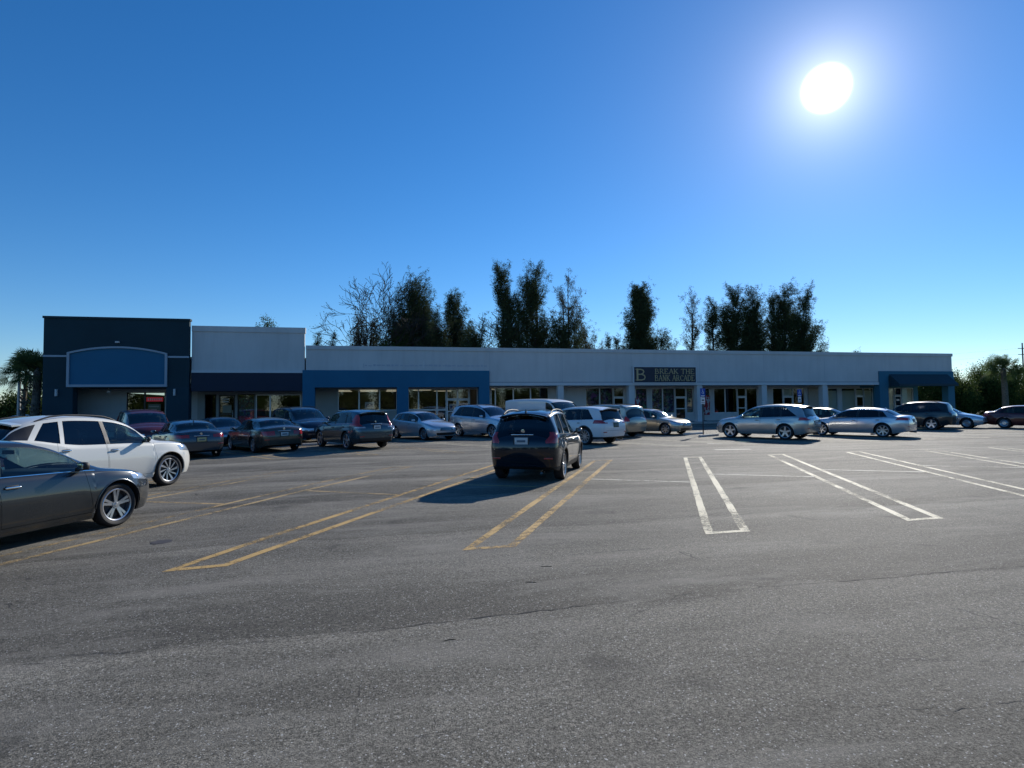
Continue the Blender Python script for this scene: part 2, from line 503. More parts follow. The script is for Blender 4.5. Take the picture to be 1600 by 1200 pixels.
# manhole-like tar patch by the grey sedan
mb = MB(); n = 28; rnd = random.Random(9)
vs = [(-2.8, 8.67, gz(-2.8, 8.67) + 0.004)] + [(-2.8 + 0.13 * math.cos(t) * rnd.uniform(.85, 1.1), 8.67 + 0.14 * math.sin(t) * rnd.uniform(.85, 1.1), gz(-2.8, 8.67) + 0.0045) for t in [2 * math.pi * i / n for i in range(n)]]
mb.add(vs, [(0, 1 + i, 1 + (i + 1) % n) for i in range(n)])
o = mb.build('oil_stain', mat('oil_stain', (0.06, 0.048, 0.04), 0.6)); o['kind'] = 'structure'

# ------------------------------------------------------------------ the shopping plaza
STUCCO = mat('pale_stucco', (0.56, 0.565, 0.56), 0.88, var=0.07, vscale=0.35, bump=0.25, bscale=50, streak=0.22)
STUC_W = mat('white_trim_stucco', (0.58, 0.60, 0.61), 0.85, var=0.05, vscale=1.0, streak=0.06)
NAVY = mat('navy_stucco', (0.008, 0.033, 0.046), 0.85, var=0.12, vscale=0.6, bump=0.25, bscale=50)
NAVY2 = mat('navy_stucco_lower', (0.009, 0.036, 0.052), 0.85, var=0.12, vscale=0.6, bump=0.25, bscale=50)
BLUE = mat('bright_blue_stucco', (0.018, 0.135, 0.24), 0.85, var=0.06, vscale=0.5, bump=0.25, bscale=50, streak=0.08)
ARCHB = mat('arch_panel_blue', (0.017, 0.13, 0.235), 0.8, var=0.06, vscale=0.5)
FASC = mat('dark_navy_fascia', (0.005, 0.012, 0.034), 0.7, var=0.1, vscale=1.0)
TEAL = mat('blue_portal_paint', (0.03, 0.15, 0.225), 0.85, var=0.05, vscale=0.6, bump=0.2, bscale=50)
AWN = mat('dark_teal_awning', (0.010, 0.040, 0.056), 0.8, var=0.08, vscale=2.0)
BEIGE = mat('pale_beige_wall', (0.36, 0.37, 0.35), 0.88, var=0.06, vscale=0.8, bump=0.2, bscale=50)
ALU = mat('aluminium_mullion', (0.62, 0.63, 0.64), 0.4, metal=0.5)
BRZ = mat('dark_bronze_mullion', (0.04, 0.035, 0.035), 0.4, metal=0.3)
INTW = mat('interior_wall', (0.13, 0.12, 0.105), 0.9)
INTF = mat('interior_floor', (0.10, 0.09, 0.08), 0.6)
INTC = mat('interior_ceiling', (0.68, 0.64, 0.54), 0.9)
GLS = glass_mat('shop_glass', (0.88, 0.90, 0.90), 0.07)
GLD = glass_mat('tinted_shop_glass', (0.42, 0.43, 0.46), 0.05)
GLP = glass_mat('poster_window_glass', (0.78, 0.80, 0.82), 0.05)
BLIND = mat('blind_fabric', (0.78, 0.74, 0.60), 0.9)
STUCB = mat('blue_grey_trim', (0.34, 0.40, 0.46), 0.85, var=0.05, vscale=1.0)
F0 = 43.2; S0 = 45.8
bld = empty('shopping_plaza', (15, 43.2, 0.3))
tag(bld, 'long single storey shopping plaza with navy arched tower, blue portals and pale parapet', 'building')
bld.matrix_world = Matrix.Translation((15, 43.2, 0.3))
def part(mb, name, material, parent=None, **kw):
    """mesh given in world coordinates, hung under the plaza"""
    p = parent or bld
    ox, oy, oz = (15, 43.2, 0.3)
    mb.v = [(x - ox, y - oy, z - oz) for x, y, z in mb.v]
    o = mb.build(name, material, **kw)
    o.parent = p
    return o
# main fascia with coping and lower trim
part(MB().box(-4.93, 51.7, F0, F0 + 0.3, 3.62, 5.98), 'fascia_wall', STUCCO)
part(MB().box(-4.93, 51.76, F0 - 0.07, F0 + 0.36, 5.98, 6.25), 'coping', STUCCO)
part(MB().box(8.2, 43.5, F0 - 0.06, F0 + 0.32, 3.38, 3.61), 'fascia_trim', STUC_W)
part(MB().box(8.2, 43.5, F0 - 0.025, F0 + 0.3, 3.611, 3.66), 'trim_strip', mat('strip_grey', (0.2, 0.22, 0.25), 0.9))  # thin strip along the top of the trim, darker grey than the wall
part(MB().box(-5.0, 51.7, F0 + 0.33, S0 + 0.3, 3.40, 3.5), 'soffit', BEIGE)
part(MB().box(-20.6, 51.5, F0 + 0.31, 68.0, 5.2, 5.4), 'roof_slab', mat('roof_gravel', (0.4, 0.4, 0.38), 0.95))
part(MB().box(51.4, 51.7, F0 + 0.301, 68.0, 3.38, 5.979).box(51.4, 51.76, F0 + 0.361, 68.0, 5.98, 6.25), 'end_parapet', STUCCO)
part(MB().box(50.4, 50.63, S0 + 0.21, 68.0, 0.3, 5.2), 'end_wall', TEAL)
part(MB().box(-20.8, 50.6, 67.8, 68.0, 0.3, 5.19), 'back_wall', STUCCO)
part(MB().box(50.631, 51.39, F0 + 0.31, 68.0, 3.40, 3.55), 'end_soffit', TEAL)
# panel joints scored in the stucco
for x in (8.25, 14.0, 19.8, 25.85, 31.9, 37.9):
    part(MB().box(x - 0.012, x + 0.012, F0 - 0.004, F0 + 0.01, 3.67, 5.97), 'control_joint', mat('joint_line', (0.40, 0.43, 0.46), 0.9))
# columns of the walk
for x0, x1 in ((13.63, 14.10), (19.56, 20.05), (25.59, 26.08), (31.66, 32.14), (37.67, 38.17)):
    c = part(MB().box(x0, x1, F0 + 0.02, F0 + 0.5, 0.40, 3.379), 'column', STUCCO)
    q_ = MB().box(x0 - 0.03, x1 + 0.03, F0 - 0.01, F0 + 0.53, 0.401, 0.62)
    part(q_, 'column_base', STUC_W, c)
# blue portal
pw = MB()
pw.box(-5.14, 8.2, F0 - 0.15, F0 - 0.002, 3.28, 4.5)
for x0, x1 in ((-5.14, -4.32), (1.36, 2.19), (7.4, 8.2)): pw.box(x0, x1, F0 - 0.15, F0 + 0.45, 0.40, 3.279)
part(pw, 'blue_portal', BLUE)
part(MB().box(-4.9, 8.0, F0 - 0.001, F0 + 0.3, 3.27, 3.6), 'portal_lintel', BLUE)
# residue of removed sign letters above the portal
gh = mat('sign_scar', (0.42, 0.45, 0.5), 0.9); rnd = random.Random(3)
x = -0.9
while x < 8.0:
    w = rnd.uniform(0.10, 0.34)
    if not (3.0 < x < 3.3):
        part(MB().box(x, x + w, F0 - 0.006, F0 + 0.01, 4.82 + rnd.uniform(-0.02, .02), 4.82 + rnd.uniform(0.05, 0.14)), 'sign_scar', gh)
    x += w + rnd.uniform(0.03, 0.12)
part(MB().box(3.28, 3.36, F0 - 0.008, F0 + 0.01, 4.7, 5.2), 'sign_scar', STUC_W)
part(MB().box(-1.0, -0.95, F0 - 0.008, F0 + 0.01, 4.7, 5.0), 'sign_scar', gh)
# middle block
part(MB().box(-12.27, -5.02, F0 + 0.0, F0 + 0.3, 4.47, 7.12), 'middle_block_wall', STUCCO)
part(MB().box(-12.27, -4.96, F0 - 0.06, F0 + 0.36, 7.12, 7.5), 'middle_coping', STUCCO)
for x in (-11.0, -8.6, -6.2): part(MB().tube([(x, F0 + 0.3, 7.2), (x, F0 + 2.0, 5.4)], [.04, .04], 6), 'parapet_brace', ALU)
part(MB().box(-12.27, -5.15, F0 - 0.08, F0 + 0.25, 4.30, 4.469), 'middle_trim', STUC_W)
part(MB().box(-12.25, -5.16, F0 - 0.12, F0 + 0.2, 3.05, 4.299), 'navy_fascia', FASC)
part(MB().box(-12.3, -5.15, F0 + 0.201, S0, 3.1, 3.2), 'middle_soffit', FASC)
# tower with the segmental arch
tw = MB()
tw.box(-20.86, -12.36, F0 - 0.25, F0 + 0.05, 3.3, 7.78)
part(tw, 'tower_wall', NAVY)
part(MB().box(-20.86, -19.16, F0 - 0.25, F0 + 0.4, 0.3, 3.299), 'tower_pier', NAVY2)
part(MB().box(-13.72, -12.36, F0 - 0.25, F0 + 0.4, 0.3, 3.299), 'tower_pier', NAVY2)
part(MB().box(-20.92, -12.30, F0 - 0.31, F0 + 0.11, 7.78, 7.92), 'tower_coping', NAVY)
part(MB().box(-20.86, -20.6, F0 + 0.111, 52, 3.3, 7.78), 'tower_return_wall', NAVY)
part(MB().box(-20.86, -20.62, F0 + 0.401, 68, 0.3, 3.299), 'tower_end_wall', NAVY2)
def arch_poly(x0, x1, zb, zs, zt, n=24):
    hw = (x1 - x0) / 2; rise = zt - zs; rad = (hw * hw + rise * rise) / (2 * rise); cx = (x0 + x1) / 2; cz = zt - rad
    a = math.asin(hw / rad)
    return [(x0, zb), (x1, zb)] + [(cx + rad * math.sin(a - 2 * a * i / n), cz + rad * math.cos(a - 2 * a * i / n)) for i in range(n + 1)]
po = arch_poly(-19.50, -13.66, 3.34, 5.58, 6.0); pi_ = arch_poly(-19.36, -13.80, 3.5, 5.50, 5.88)
fr = MB(); n = len(po); yf, yb = F0 - 0.37, F0 - 0.251
vs = [(x, yf, z) for x, z in po] + [(x, yf, z) for x, z in pi_] + [(x, yb, z) for x, z in po] + [(x, yb, z) for x, z in pi_]
fs = []
for i in range(n):
    j = (i + 1) % n
    fs += [(i, j, n + j, n + i), (j, i, 2 * n + i, 2 * n + j), (n + i, n + j, 3 * n + j, 3 * n + i)]
fr.add(vs, fs)
part(fr, 'arch_frame', STUCB)
part(MB().prism(pi_, F0 - 0.27, F0 - 0.2515), 'arch_panel', ARCHB)
part(MB().box(-20.865, -19.505, F0 - 0.30, F0 - 0.2505, 5.28, 5.40), 'tower_band', STUCB)
part(MB().box(-13.655, -12.355, F0 - 0.30, F0 - 0.2505, 5.28, 5.40), 'tower_band', STUCB)
for x in (-20.05, -13.2):
    part(MB().box(x - 0.06, x + 0.06, F0 - 0.42, F0 - 0.2505, 2.75, 3.2), 'wall_lamp', mat('lamp_grey', (0.5, 0.5, 0.5), 0.5), bevel=0.02)
part(MB().box(-16.75, -16.5, F0 - 0.40, F0 - 0.2505, 6.22, 6.34), 'flood_lamp', mat('lamp_grey', (0.5, 0.5, 0.5), 0.5), bevel=0.02)
part(MB().box(-19.15, -13.73, F0 + 0.051, S0, 3.3, 3.4), 'tower_soffit', NAVY2)
sp = MB().lathe([(3.0, 0.001), (3.0, 0.12), (3.14, 0.14), (3.2, 0.05), (3.3, 0.03)], 14, 'z')
sp.v = [(x - 17.6, y + F0 + 1.0, z) for x, y, z in sp.v]
part(sp, 'ceiling_lamp', mat('lamp_grey', (0.5, 0.5, 0.5), 0.5))
# right-hand portal with awning
part(MB().box(43.5, 51.705, F0 - 0.12, F0 - 0.002, 4.12, 4.6).box(43.5, 44.43, F0 - 0.12, F0 + 0.5, 0.4, 4.119).box(51.03, 51.76, F0 - 0.12, F0 + 0.5, 0.4, 4.119), 'end_portal', TEAL)
part(MB().box(44.431, 51.029, F0 - 0.001, F0 + 0.25, 3.3, 4.2), 'end_portal_lintel', TEAL)
aw = MB()
x0, x1, xa, xb = 44.55, 51.0, 44.55, 52.0
yt, yo = F0 - 0.13, F0 - 1.15
aw.add([(x0, yt, 4.32), (x1, yt, 4.32), (x1 + 0.0, yo, 3.42), (x0, yo, 3.42), (x0, yo, 3.22), (x1, yo, 3.22), (x0, yt, 3.22), (x1, yt, 3.22),
        (x0 + .02, yt, 4.29), (x1 - .02, yt, 4.29), (x1 - .02, yo + .02, 3.40), (x0 + .02, yo + .02, 3.40)],
       [(0, 3, 2, 1), (3, 4, 5, 2), (0, 6, 4, 3), (1, 2, 5, 7), (8, 9, 10, 11)])
part(aw, 'awning', AWN)
part(MB().box(46.2, 47.2, F0 - 0.125, F0 - 0.1205, 3.3, 3.31), 'awning_bracket', BRZ)
# storefront line: openings, their frames and panes
OPEN = []   # xa, xb, sill, top, style, glass, kind
def glaz(edges, z0, z1, mull, gl): 
    for a, b in zip(edges[:-1], edges[1:]): OPEN.append((a, b, z0, z1, mull, gl, 'window'))
glaz([-17.13, -16.0, -14.7], 0.48, 3.07, BRZ, GLS)
glaz([-12.12, -11.36], 0.55, 2.9, BRZ, GLD)
OPEN.append((-11.2, -10.1, 0.40, 2.85, BRZ, GLD, 'door'))
glaz([-9.95, -8.78], 0.6, 2.9, BRZ, GLS)
glaz([-8.69, -7.72, -5.58], 0.6, 2.86, ALU, GLS)
glaz([-2.93, -1.38, 0.14, 1.45], 1.60, 3.26, ALU, GLS)
glaz([2.3, 3.1, 4.53, 5.26], 1.62, 3.25, ALU, GLS)
glaz([2.3, 3.1, 4.53, 5.26], 0.55, 1.58, ALU, GLS)
OPEN.append((5.30, 6.15, 0.40, 2.40, ALU, GLS, 'door')); OPEN.append((6.17, 7.05, 0.40, 2.40, ALU, GLS, 'door'))
glaz([5.30, 6.16, 7.05], 2.44, 3.25, ALU, GLS)
glaz([7.09, 7.75], 0.5, 3.25, ALU, GLS)
glaz([8.84, 9.2, 10.68, 12.12, 13.64], 0.95, 3.33, ALU, GLS)
glaz([16.85, 18.1, 19.30], 1.05, 3.28, ALU, GLP)
OPEN.append((19.34, 20.27, 0.40, 2.46, ALU, GLD, 'door')); glaz([19.34, 20.27], 2.5, 3.28, ALU, GLD)
glaz([21.33, 22.41], 1.08, 3.24, ALU, GLP)
glaz([22.81, 23.84, 24.97], 1.08, 3.24, ALU, GLP)
OPEN.append((25.01, 26.04, 0.40, 2.43, ALU, GLD, 'door')); glaz([25.01, 26.04], 2.47, 3.24, ALU, GLD)
glaz([26.08, 26.75], 1.08, 3.24, ALU, GLP)
glaz([27.65, 28.35], 1.05, 3.22, ALU, GLP)
glaz([28.73, 29.85, 31.03], 1.05, 3.22, ALU, GLD)
OPEN.append((31.07, 31.92, 0.40, 2.43, ALU, GLD, 'door')); glaz([31.07, 31.92], 2.47, 3.22, ALU, GLD)
glaz([31.96, 33.07], 1.05, 3.22, ALU, GLD)
glaz([34.64, 35.72], 0.9, 3.2, ALU, GLD)
OPEN.append((35.76, 36.74, 0.40, 2.42, ALU, GLD, 'door')); glaz([35.76, 36.74], 2.46, 3.2, ALU, GLS)
glaz([36.78, 37.98], 0.9, 3.2, ALU, GLD)
glaz([40.5, 41.56], 0.9, 3.18, ALU, GLS)
glaz([41.98, 43.53], 0.9, 3.18, ALU, GLS)
OPEN.append((43.57, 44.43, 0.40, 2.42, ALU, GLD, 'door')); glaz([43.57, 44.43], 2.46, 3.18, ALU, GLS)
glaz([44.47, 45.47], 0.9, 3.18, ALU, GLS)
glaz([47.2, 47.88], 0.9, 3.18, ALU, GLS)
OPEN.append((47.92, 48.73, 0.40, 2.44, ALU, GLS, 'door')); glaz([47.92, 48.73], 2.48, 3.18, ALU, GLS)
glaz([48.77, 50.1], 0.9, 3.18, ALU, GLS)
PALE = mat('pale_shutter_wall', (0.52, 0.53, 0.52), 0.85, var=0.06, vscale=0.8)
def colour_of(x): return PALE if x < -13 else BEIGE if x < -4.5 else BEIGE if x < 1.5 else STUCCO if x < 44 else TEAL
cuts = sorted({-20.6, 50.63, -12.6, -5.0, 44.0, 8.2, 15.0} | {a for o_ in OPEN for a in o_[:2]})
for a, b in zip(cuts[:-1], cuts[1:]):
    if b - a < 0.004: continue
    mid = (a + b) / 2; zs = [(0.30, 3.6)]
    for o_ in OPEN:
        if o_[0] <= mid <= o_[1]:
            nz = []
            for lo, hi in zs:
                if o_[2] > lo and o_[2] < hi or o_[3] > lo and o_[3] < hi:
                    if o_[2] > lo: nz.append((lo, o_[2]))
                    if o_[3] < hi: nz.append((o_[3], hi))
                else: nz.append((lo, hi))
            zs = nz
    for lo, hi in zs:
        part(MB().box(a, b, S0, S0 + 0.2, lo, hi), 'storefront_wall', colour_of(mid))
for (a, b, z0, z1, mu, gl, kind) in OPEN:
    t = 0.05 if kind == 'window' else 0.085
    fm = MB(); y0, y1 = S0 + 0.03, S0 + 0.12
    fm.box(a + .001, a + t, y0, y1, z0 + .001, z1 - .001).box(b - t, b - .001, y0, y1, z0 + .001, z1 - .001)
    fm.box(a + t, b - t, y0, y1, z1 - t, z1 - .001).box(a + t, b - t, y0, y1, z0 + .001, z0 + (t if kind == 'window' else 0.22))
    if kind == 'door': fm.box(a + t, b - t, y0 + .01, y1 - .01, 1.42, 1.50)
    w = part(fm, kind, mu)
    zlow = z0 + (t if kind == 'window' else 0.22)
    part(MB().box(a + t, b - t, S0 + 0.07, S0 + 0.078, zlow, z1 - t), 'pane', gl, w)
    if kind == 'door':
        part(MB().tube([(b - 0.16, S0 - 0.02, 1.2), (b - 0.16, S0 - 0.04, 1.25), (b - 0.16, S0 - 0.04, 1.7), (b - 0.16, S0 - 0.02, 1.75)], [0.014] * 4, 6), 'handle', ALU, w)
# rooms behind the glass
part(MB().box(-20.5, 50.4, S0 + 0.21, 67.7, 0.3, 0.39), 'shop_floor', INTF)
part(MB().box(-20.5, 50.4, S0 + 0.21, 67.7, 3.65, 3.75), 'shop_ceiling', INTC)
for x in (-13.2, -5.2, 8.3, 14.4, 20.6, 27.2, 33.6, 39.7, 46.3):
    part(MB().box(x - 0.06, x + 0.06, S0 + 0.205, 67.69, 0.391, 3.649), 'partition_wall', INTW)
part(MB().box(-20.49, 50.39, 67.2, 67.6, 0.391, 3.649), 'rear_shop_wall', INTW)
LIT = mat('lit_ceiling_panel', (0.9, 0.88, 0.8), 0.6, emis=(1.0, 0.90, 0.68), estr=0.36)
for i, x in enumerate((-3.6, -0.9, 1.8, 4.5, 7.0)):
    for j, y in enumerate((50.5, 54.0, 57.5, 61.0, 64.5)):
        if (i + j) % 5 == 2: continue
        part(MB().box(x - 0.9, x + 0.9, y - 0.62, y + 0.62, 3.60, 3.645), 'ceiling_light', LIT)
for x in (9.6, 11.2):
    for y in (51.0, 55.0, 59.0): part(MB().box(x - 0.6, x + 0.6, y - 0.3, y + 0.3, 3.60, 3.645), 'ceiling_light', LIT)
# merchandise shelves standing in the blue shop
SHF = mat('shop_shelf', (0.12, 0.11, 0.10), 0.8, var=0.4, vscale=3.0)
for i, (x, y, l, h) in enumerate(((-2.2, 52, 3.2, 1.9), (0.4, 56, 3.0, 2.0), (4.2, 54, 2.6, 1.9), (6.6, 58, 2.4, 2.0))):
    sh = MB()
    for k in range(5): sh.box(x - l / 2, x + l / 2, y - 0.25, y + 0.25, 0.4 + k * h / 4, 0.44 + k * h / 4)
    sh.box(x - l / 2, x + l / 2, y - 0.02, y + 0.02, 0.44, 0.4 + h)
    rr = random.Random(i)
    for k in range(4):
        xx = x - l / 2 + .1
        while xx < x + l / 2 - .2:
            ww = rr.uniform(.1, .25); sh.box(xx, xx + ww, y - .22, y - .05, 0.445 + k * h / 4, 0.445 + k * h / 4 + rr.uniform(.15, .4)); xx += ww + .02
    part(sh, 'display_shelf', SHF)
# blinds, posters and notices in the windows
def poster_mat(name, seed, dark):
    mt, t = nodes_of(name); q = NT(t); c = q.coords((1, 1, 1))
    x = q.n('ShaderNodeTexVoronoi'); q.link(c, x.inputs['Vector']); x.inputs['Scale'].default_value = 2.6 + seed * .3
    hs = q.n('ShaderNodeHueSaturation'); q.link(x.outputs['Color'], hs.inputs['Color']); hs.inputs['Saturation'].default_value = 0.7; hs.inputs['Value'].default_value = dark
    f = q.ramp(q.noise(c, 5.0 + seed, 5), 0.42, 0.6)
    colr = q.mix(f, hs.outputs[0], (0.03 * (1 + seed % 2), 0.02, 0.03 + 0.02 * (seed % 3), 1))
    b = q.bsdf(Base_Color=colr, Roughness=0.6); q.out(b.outputs[0]); return mt
for i, (a, b, z0, z1, dk) in enumerate(((16.95, 18.02, 1.2, 3.15, .45), (18.2, 19.2, 1.2, 3.15, .45), (21.43, 22.33, 1.15, 3.15, .6), (22.9, 23.76, 1.15, 3.15, .6), (23.93, 24.9, 1.15, 3.15, .6), (26.15, 26.68, 1.15, 3.1, .5), (27.75, 28.28, 1.15, 3.1, .7), (-9.85, -8.88, 0.8, 2.7, .3), (-12.02, -11.45, 0.7, 2.6, .3))):
    part(MB().box(a, b, S0 + 0.10, S0 + 0.104, z0, z1), 'poster', poster_mat('poster_print_%d' % i, i, dk))
for a, b, z0, z1 in ((40.56, 41.5, 0.96, 2.95), (42.04, 43.47, 0.96, 2.95), (43.63, 44.37, 2.5, 3.0), (44.53, 45.41, 0.96, 2.95), (47.26, 47.82, 0.96, 3.1), (48.83, 50.04, 0.96, 3.1), (35.82, 36.68, 2.5, 3.12)):
    bl = MB(); n = max(4, int((z1 - z0) / 0.09))
    for k in range(n):
        zz = z0 + (z1 - z0) * k / n
        bl.add([(a, S0 + .135, zz), (b, S0 + .135, zz), (b, S0 + .155, zz + (z1 - z0) / n * 1.02), (a, S0 + .155, zz + (z1 - z0) / n * 1.02)], [(0, 1, 2, 3)])
    part(bl, 'window_blind', BLIND)
part(MB().prism([(38.35, 0.45), (39.45, 0.45), (39.28, 3.2), (38.30, 3.2)], S0 - 0.12, S0 - 0.08), 'leaning_panel', mat('raw_board', (0.42, 0.36, 0.29), 0.9, var=0.1))
WPAP = mat('white_paper', (0.7, 0.7, 0.68), 0.8); INK = mat('dark_ink', (0.03, 0.04, 0.08), 0.7); REDP = mat('red_sign_panel', (0.55, 0.03, 0.06), 0.5, emis=(1, .05, .08), estr=0.12)
part(MB().box(-15.9, -14.85, S0 + 0.055, S0 + 0.068, 2.42, 2.72), 'red_window_sign', REDP)
for k in range(7): part(MB().box(-15.82 + k * 0.135, -15.73 + k * 0.135, S0 + 0.051, S0 + 0.0545, 2.50, 2.64), 'red_sign_lettering', WPAP)
part(MB().box(-15.8, -15.0, S0 + 0.083, S0 + 0.09, 1.35, 2.25), 'window_notice', mat('pale_notice', (0.28, 0.3, 0.27), 0.8))
for k, (w0, w1) in enumerate(((0.05, 0.7), (0.2, 0.55), (0.1, 0.66))): part(MB().box(-15.8 + w0, -15.8 + w1, S0 + 0.0795, S0 + 0.0825, 2.02 - k * 0.24, 2.12 - k * 0.24), 'notice_lettering', WPAP)
part(MB().box(-10.95, -10.35, S0 + 0.055, S0 + 0.068, 1.55, 2.1), 'door_notice', mat('kraft_notice', (0.30, 0.29, 0.22), 0.8))
for k in range(2): part(MB().box(-11.0 + 0.05 * k, -10.55, S0 + 0.055, S0 + 0.068, 2.5 - k * 0.17, 2.58 - k * 0.17), 'door_lettering', WPAP)
for x, z in ((-0.95, 1.75), (5.5, 1.55)):
    s_ = part(MB().box(x, x + 0.68, S0 + 0.083, S0 + 0.09, z, z + 0.5), 'window_card', mat('card_blue_white', (0.45, 0.5, 0.58), 0.7))
    part(MB().box(x + 0.08, x + 0.60, S0 + 0.0795, S0 + 0.0825, z + 0.14, z + 0.36), 'card_print', mat('card_ink', (0.03, 0.08, 0.25), 0.7), s_)
part(MB().box(6.45, 6.7, S0 + 0.055, S0 + 0.068, 1.6, 1.95), 'door_notice', WPAP)
part(MB().box(48.15, 48.5, S0 + 0.055, S0 + 0.068, 1.95, 2.12), 'door_notice', WPAP)
for k in range(3): part(MB().box(48.2 + k * 0.1, 48.27 + k * 0.1, S0 + 0.055, S0 + 0.068, 2.75, 2.92), 'unit_number', INK)
for k in range(5): part(MB().box(31.15 + k * 0.15, 31.26 + k * 0.15, S0 + 0.02, S0 + 0.029, 2.44, 2.49), 'unit_number', WPAP)
# strings of little white bulbs round the arcade windows
bd = MB()
def bead(x, z):
    r = 0.035; bd.add([(x, S0 - .03 - r, z), (x + r, S0 - .03, z), (x, S0 - .03 + r, z), (x - r, S0 - .03, z), (x, S0 - .03, z + r), (x, S0 - .03, z - r)], [(0, 1, 4), (1, 2, 4), (2, 3, 4), (3, 0, 4), (1, 0, 5), (2, 1, 5), (3, 2, 5), (0, 3, 5)])
x = 21.3
while x < 26.1: bead(x, 3.32); x += 0.14
x = 18.9
while x < 20.2: bead(x, 3.34); x += 0.14
z = 1.1
while z < 3.3: bead(22.5, z); z += 0.14
o = part(bd, 'string_lights', mat('bulb_white', (0.75, 0.75, 0.72), 0.3)); o['kind'] = 'stuff'

# ------------------------------------------------------------------ the arcade sign
GLYPH = {
 'B': ([[(.2, 0), (.2, 1)]], [[(.2, .97), (.5, .97), (.68, .9), (.74, .77), (.68, .62), (.5, .53), (.2, .53)], [(.2, .53), (.56, .53), (.78, .43), (.84, .27), (.77, .1), (.55, .03), (.2, .03)]], [(.2, 0), (.2, 1)]),
 'R': ([[(.2, 0), (.2, 1)], [(.46, .5), (.86, .02)]], [[(.2, .97), (.5, .97), (.7, .9), (.76, .75), (.7, .6), (.5, .5), (.2, .5)]], [(.2, 0), (.2, 1), (.88, 0)]),
 'E': ([[(.2, 0), (.2, 1)]], [[(.2, .97), (.76, .97), (.78, .82)], [(.2, .52), (.62, .52)], [(.2, .03), (.8, .03), (.83, .2)]], [(.2, 0), (.2, 1)]),
 'A': ([[(.5, 1), (.9, 0)]], [[(.1, 0), (.5, 1)], [(.24, .36), (.76, .36)]], [(.1, 0), (.9, 0)]),
 'K': ([[(.2, 0), (.2, 1)], [(.4, .56), (.86, .02)]], [[(.25, .42), (.8, .98)]], [(.2, 0), (.2, 1), (.82, 1), (.88, 0)]),
 'T': ([[(.5, 0), (.5, 1)]], [[(.07, .82), (.09, .97), (.91, .97), (.93, .82)]], [(.5, 0)]),
 'H': ([[(.2, 0), (.2, 1)], [(.8, 0), (.8, 1)]], [[(.2, .52), (.8, .52)]], [(.2, 0), (.2, 1), (.8, 0), (.8, 1)]),
 'N': ([[(.2, 1), (.8, 0)]], [[(.2, 0), (.2, 1)], [(.8, 0), (.8, 1)]], [(.2, 0), (.18, 1), (.8, 1)]),
 'C': ([[(.28, .2), (.18, .38), (.18, .62), (.28, .8)]], [[(.28, .8), (.42, .94), (.6, .98), (.76, .93), (.85, .8), (.86, .7)], [(.28, .2), (.42, .06), (.6, .02), (.76, .07), (.87, .22)]], []),
 'D': ([[(.2, 0), (.2, 1)]], [[(.2, .97), (.5, .97), (.72, .87), (.85, .65), (.85, .35), (.72, .13), (.5, .03), (.2, .03)]], [(.2, 0), (.2, 1)]),
}
def letters(text, x0, x1, z0, z1, y, big=1.0):
    mb = MB(); n = len(text); wsum = sum(0.55 if c == ' ' else 1.0 for c in text); cw = (x1 - x0) / wsum; h = z1 - z0
    x = x0
    def st(p, q_, w, yy):
        a = Vector((x + p[0] * cw, z0 + p[1] * h)); b = Vector((x + q_[0] * cw, z0 + q_[1] * h)); d = (b - a).normalized(); nn = Vector((-d.y, d.x)) * w / 2
        a2 = a - d * w * .25; b2 = b + d * w * .25
        pl = [a2 + nn, a2 - nn, b2 - nn, b2 + nn]
        mb.prism([(v.x, v.y) for v in pl], yy, y)
    for ch in text:
        if ch == ' ': x += 0.55 * cw; continue
        thick, thin, ser = GLYPH[ch]; k = 0
        for pl in thick:
            for p, q_ in zip(pl[:-1], pl[1:]): k += 1; st(p, q_, 0.145 * cw * big, y - 0.03 - 0.0007 * k)
        for pl in thin:
            for p, q_ in zip(pl[:-1], pl[1:]): k += 1; st(p, q_, 0.085 * cw * big, y - 0.03 - 0.0007 * k)
        for sx_, sz_ in ser: k += 1; st((sx_ - .15, sz_ * .96 + .02), (sx_ + .15, sz_ * .96 + .02), 0.06 * h, y - 0.03 - 0.0007 * k)
        x += cw
    return mb
sg = empty('arcade_sign', (22.67, F0 - 0.1, 3.53))
tag(sg, 'dark fascia sign with gold lettering BREAK THE BANK ARCADE and a large B', 'sign')
def sgp(mb, name, material, **kw):
    mb.v = [(x - 22.67, y - F0 + 0.1, z - 3.53) for x, y, z in mb.v]
    o = mb.build(name, material, **kw); o.parent = sg; return o
GOLD = mat('gold_lettering', (0.45, 0.36, 0.20), 0.5, metal=0.2)
sgp(MB().box(19.95, 25.40, F0 - 0.16, F0 - 0.061, 3.60, 4.84), 'panel', mat('sign_face', (0.010, 0.016, 0.035), 0.5, var=0.2, vscale=2))
sgp(MB().box(19.86, 25.49, F0 - 0.17, F0 - 0.061, 4.841, 4.93).box(19.86, 25.49, F0 - 0.17, F0 - 0.062, 3.52, 3.599).box(19.86, 19.949, F0 - 0.17, F0 - 0.062, 3.6, 4.84).box(25.401, 25.49, F0 - 0.17, F0 - 0.062, 3.6, 4.84), 'frame', STUC_W)
sgp(letters('B', 20.02, 21.05, 3.78, 4.68, F0 - 0.1605), 'letter', GOLD)
sgp(letters('BREAK THE', 21.72, 25.3, 4.30, 4.70, F0 - 0.1605, 1.0), 'lettering', GOLD)
sgp(letters('BANK ARCADE', 21.72, 25.3, 3.73, 4.20, F0 - 0.1605, 1.15), 'lettering', GOLD)
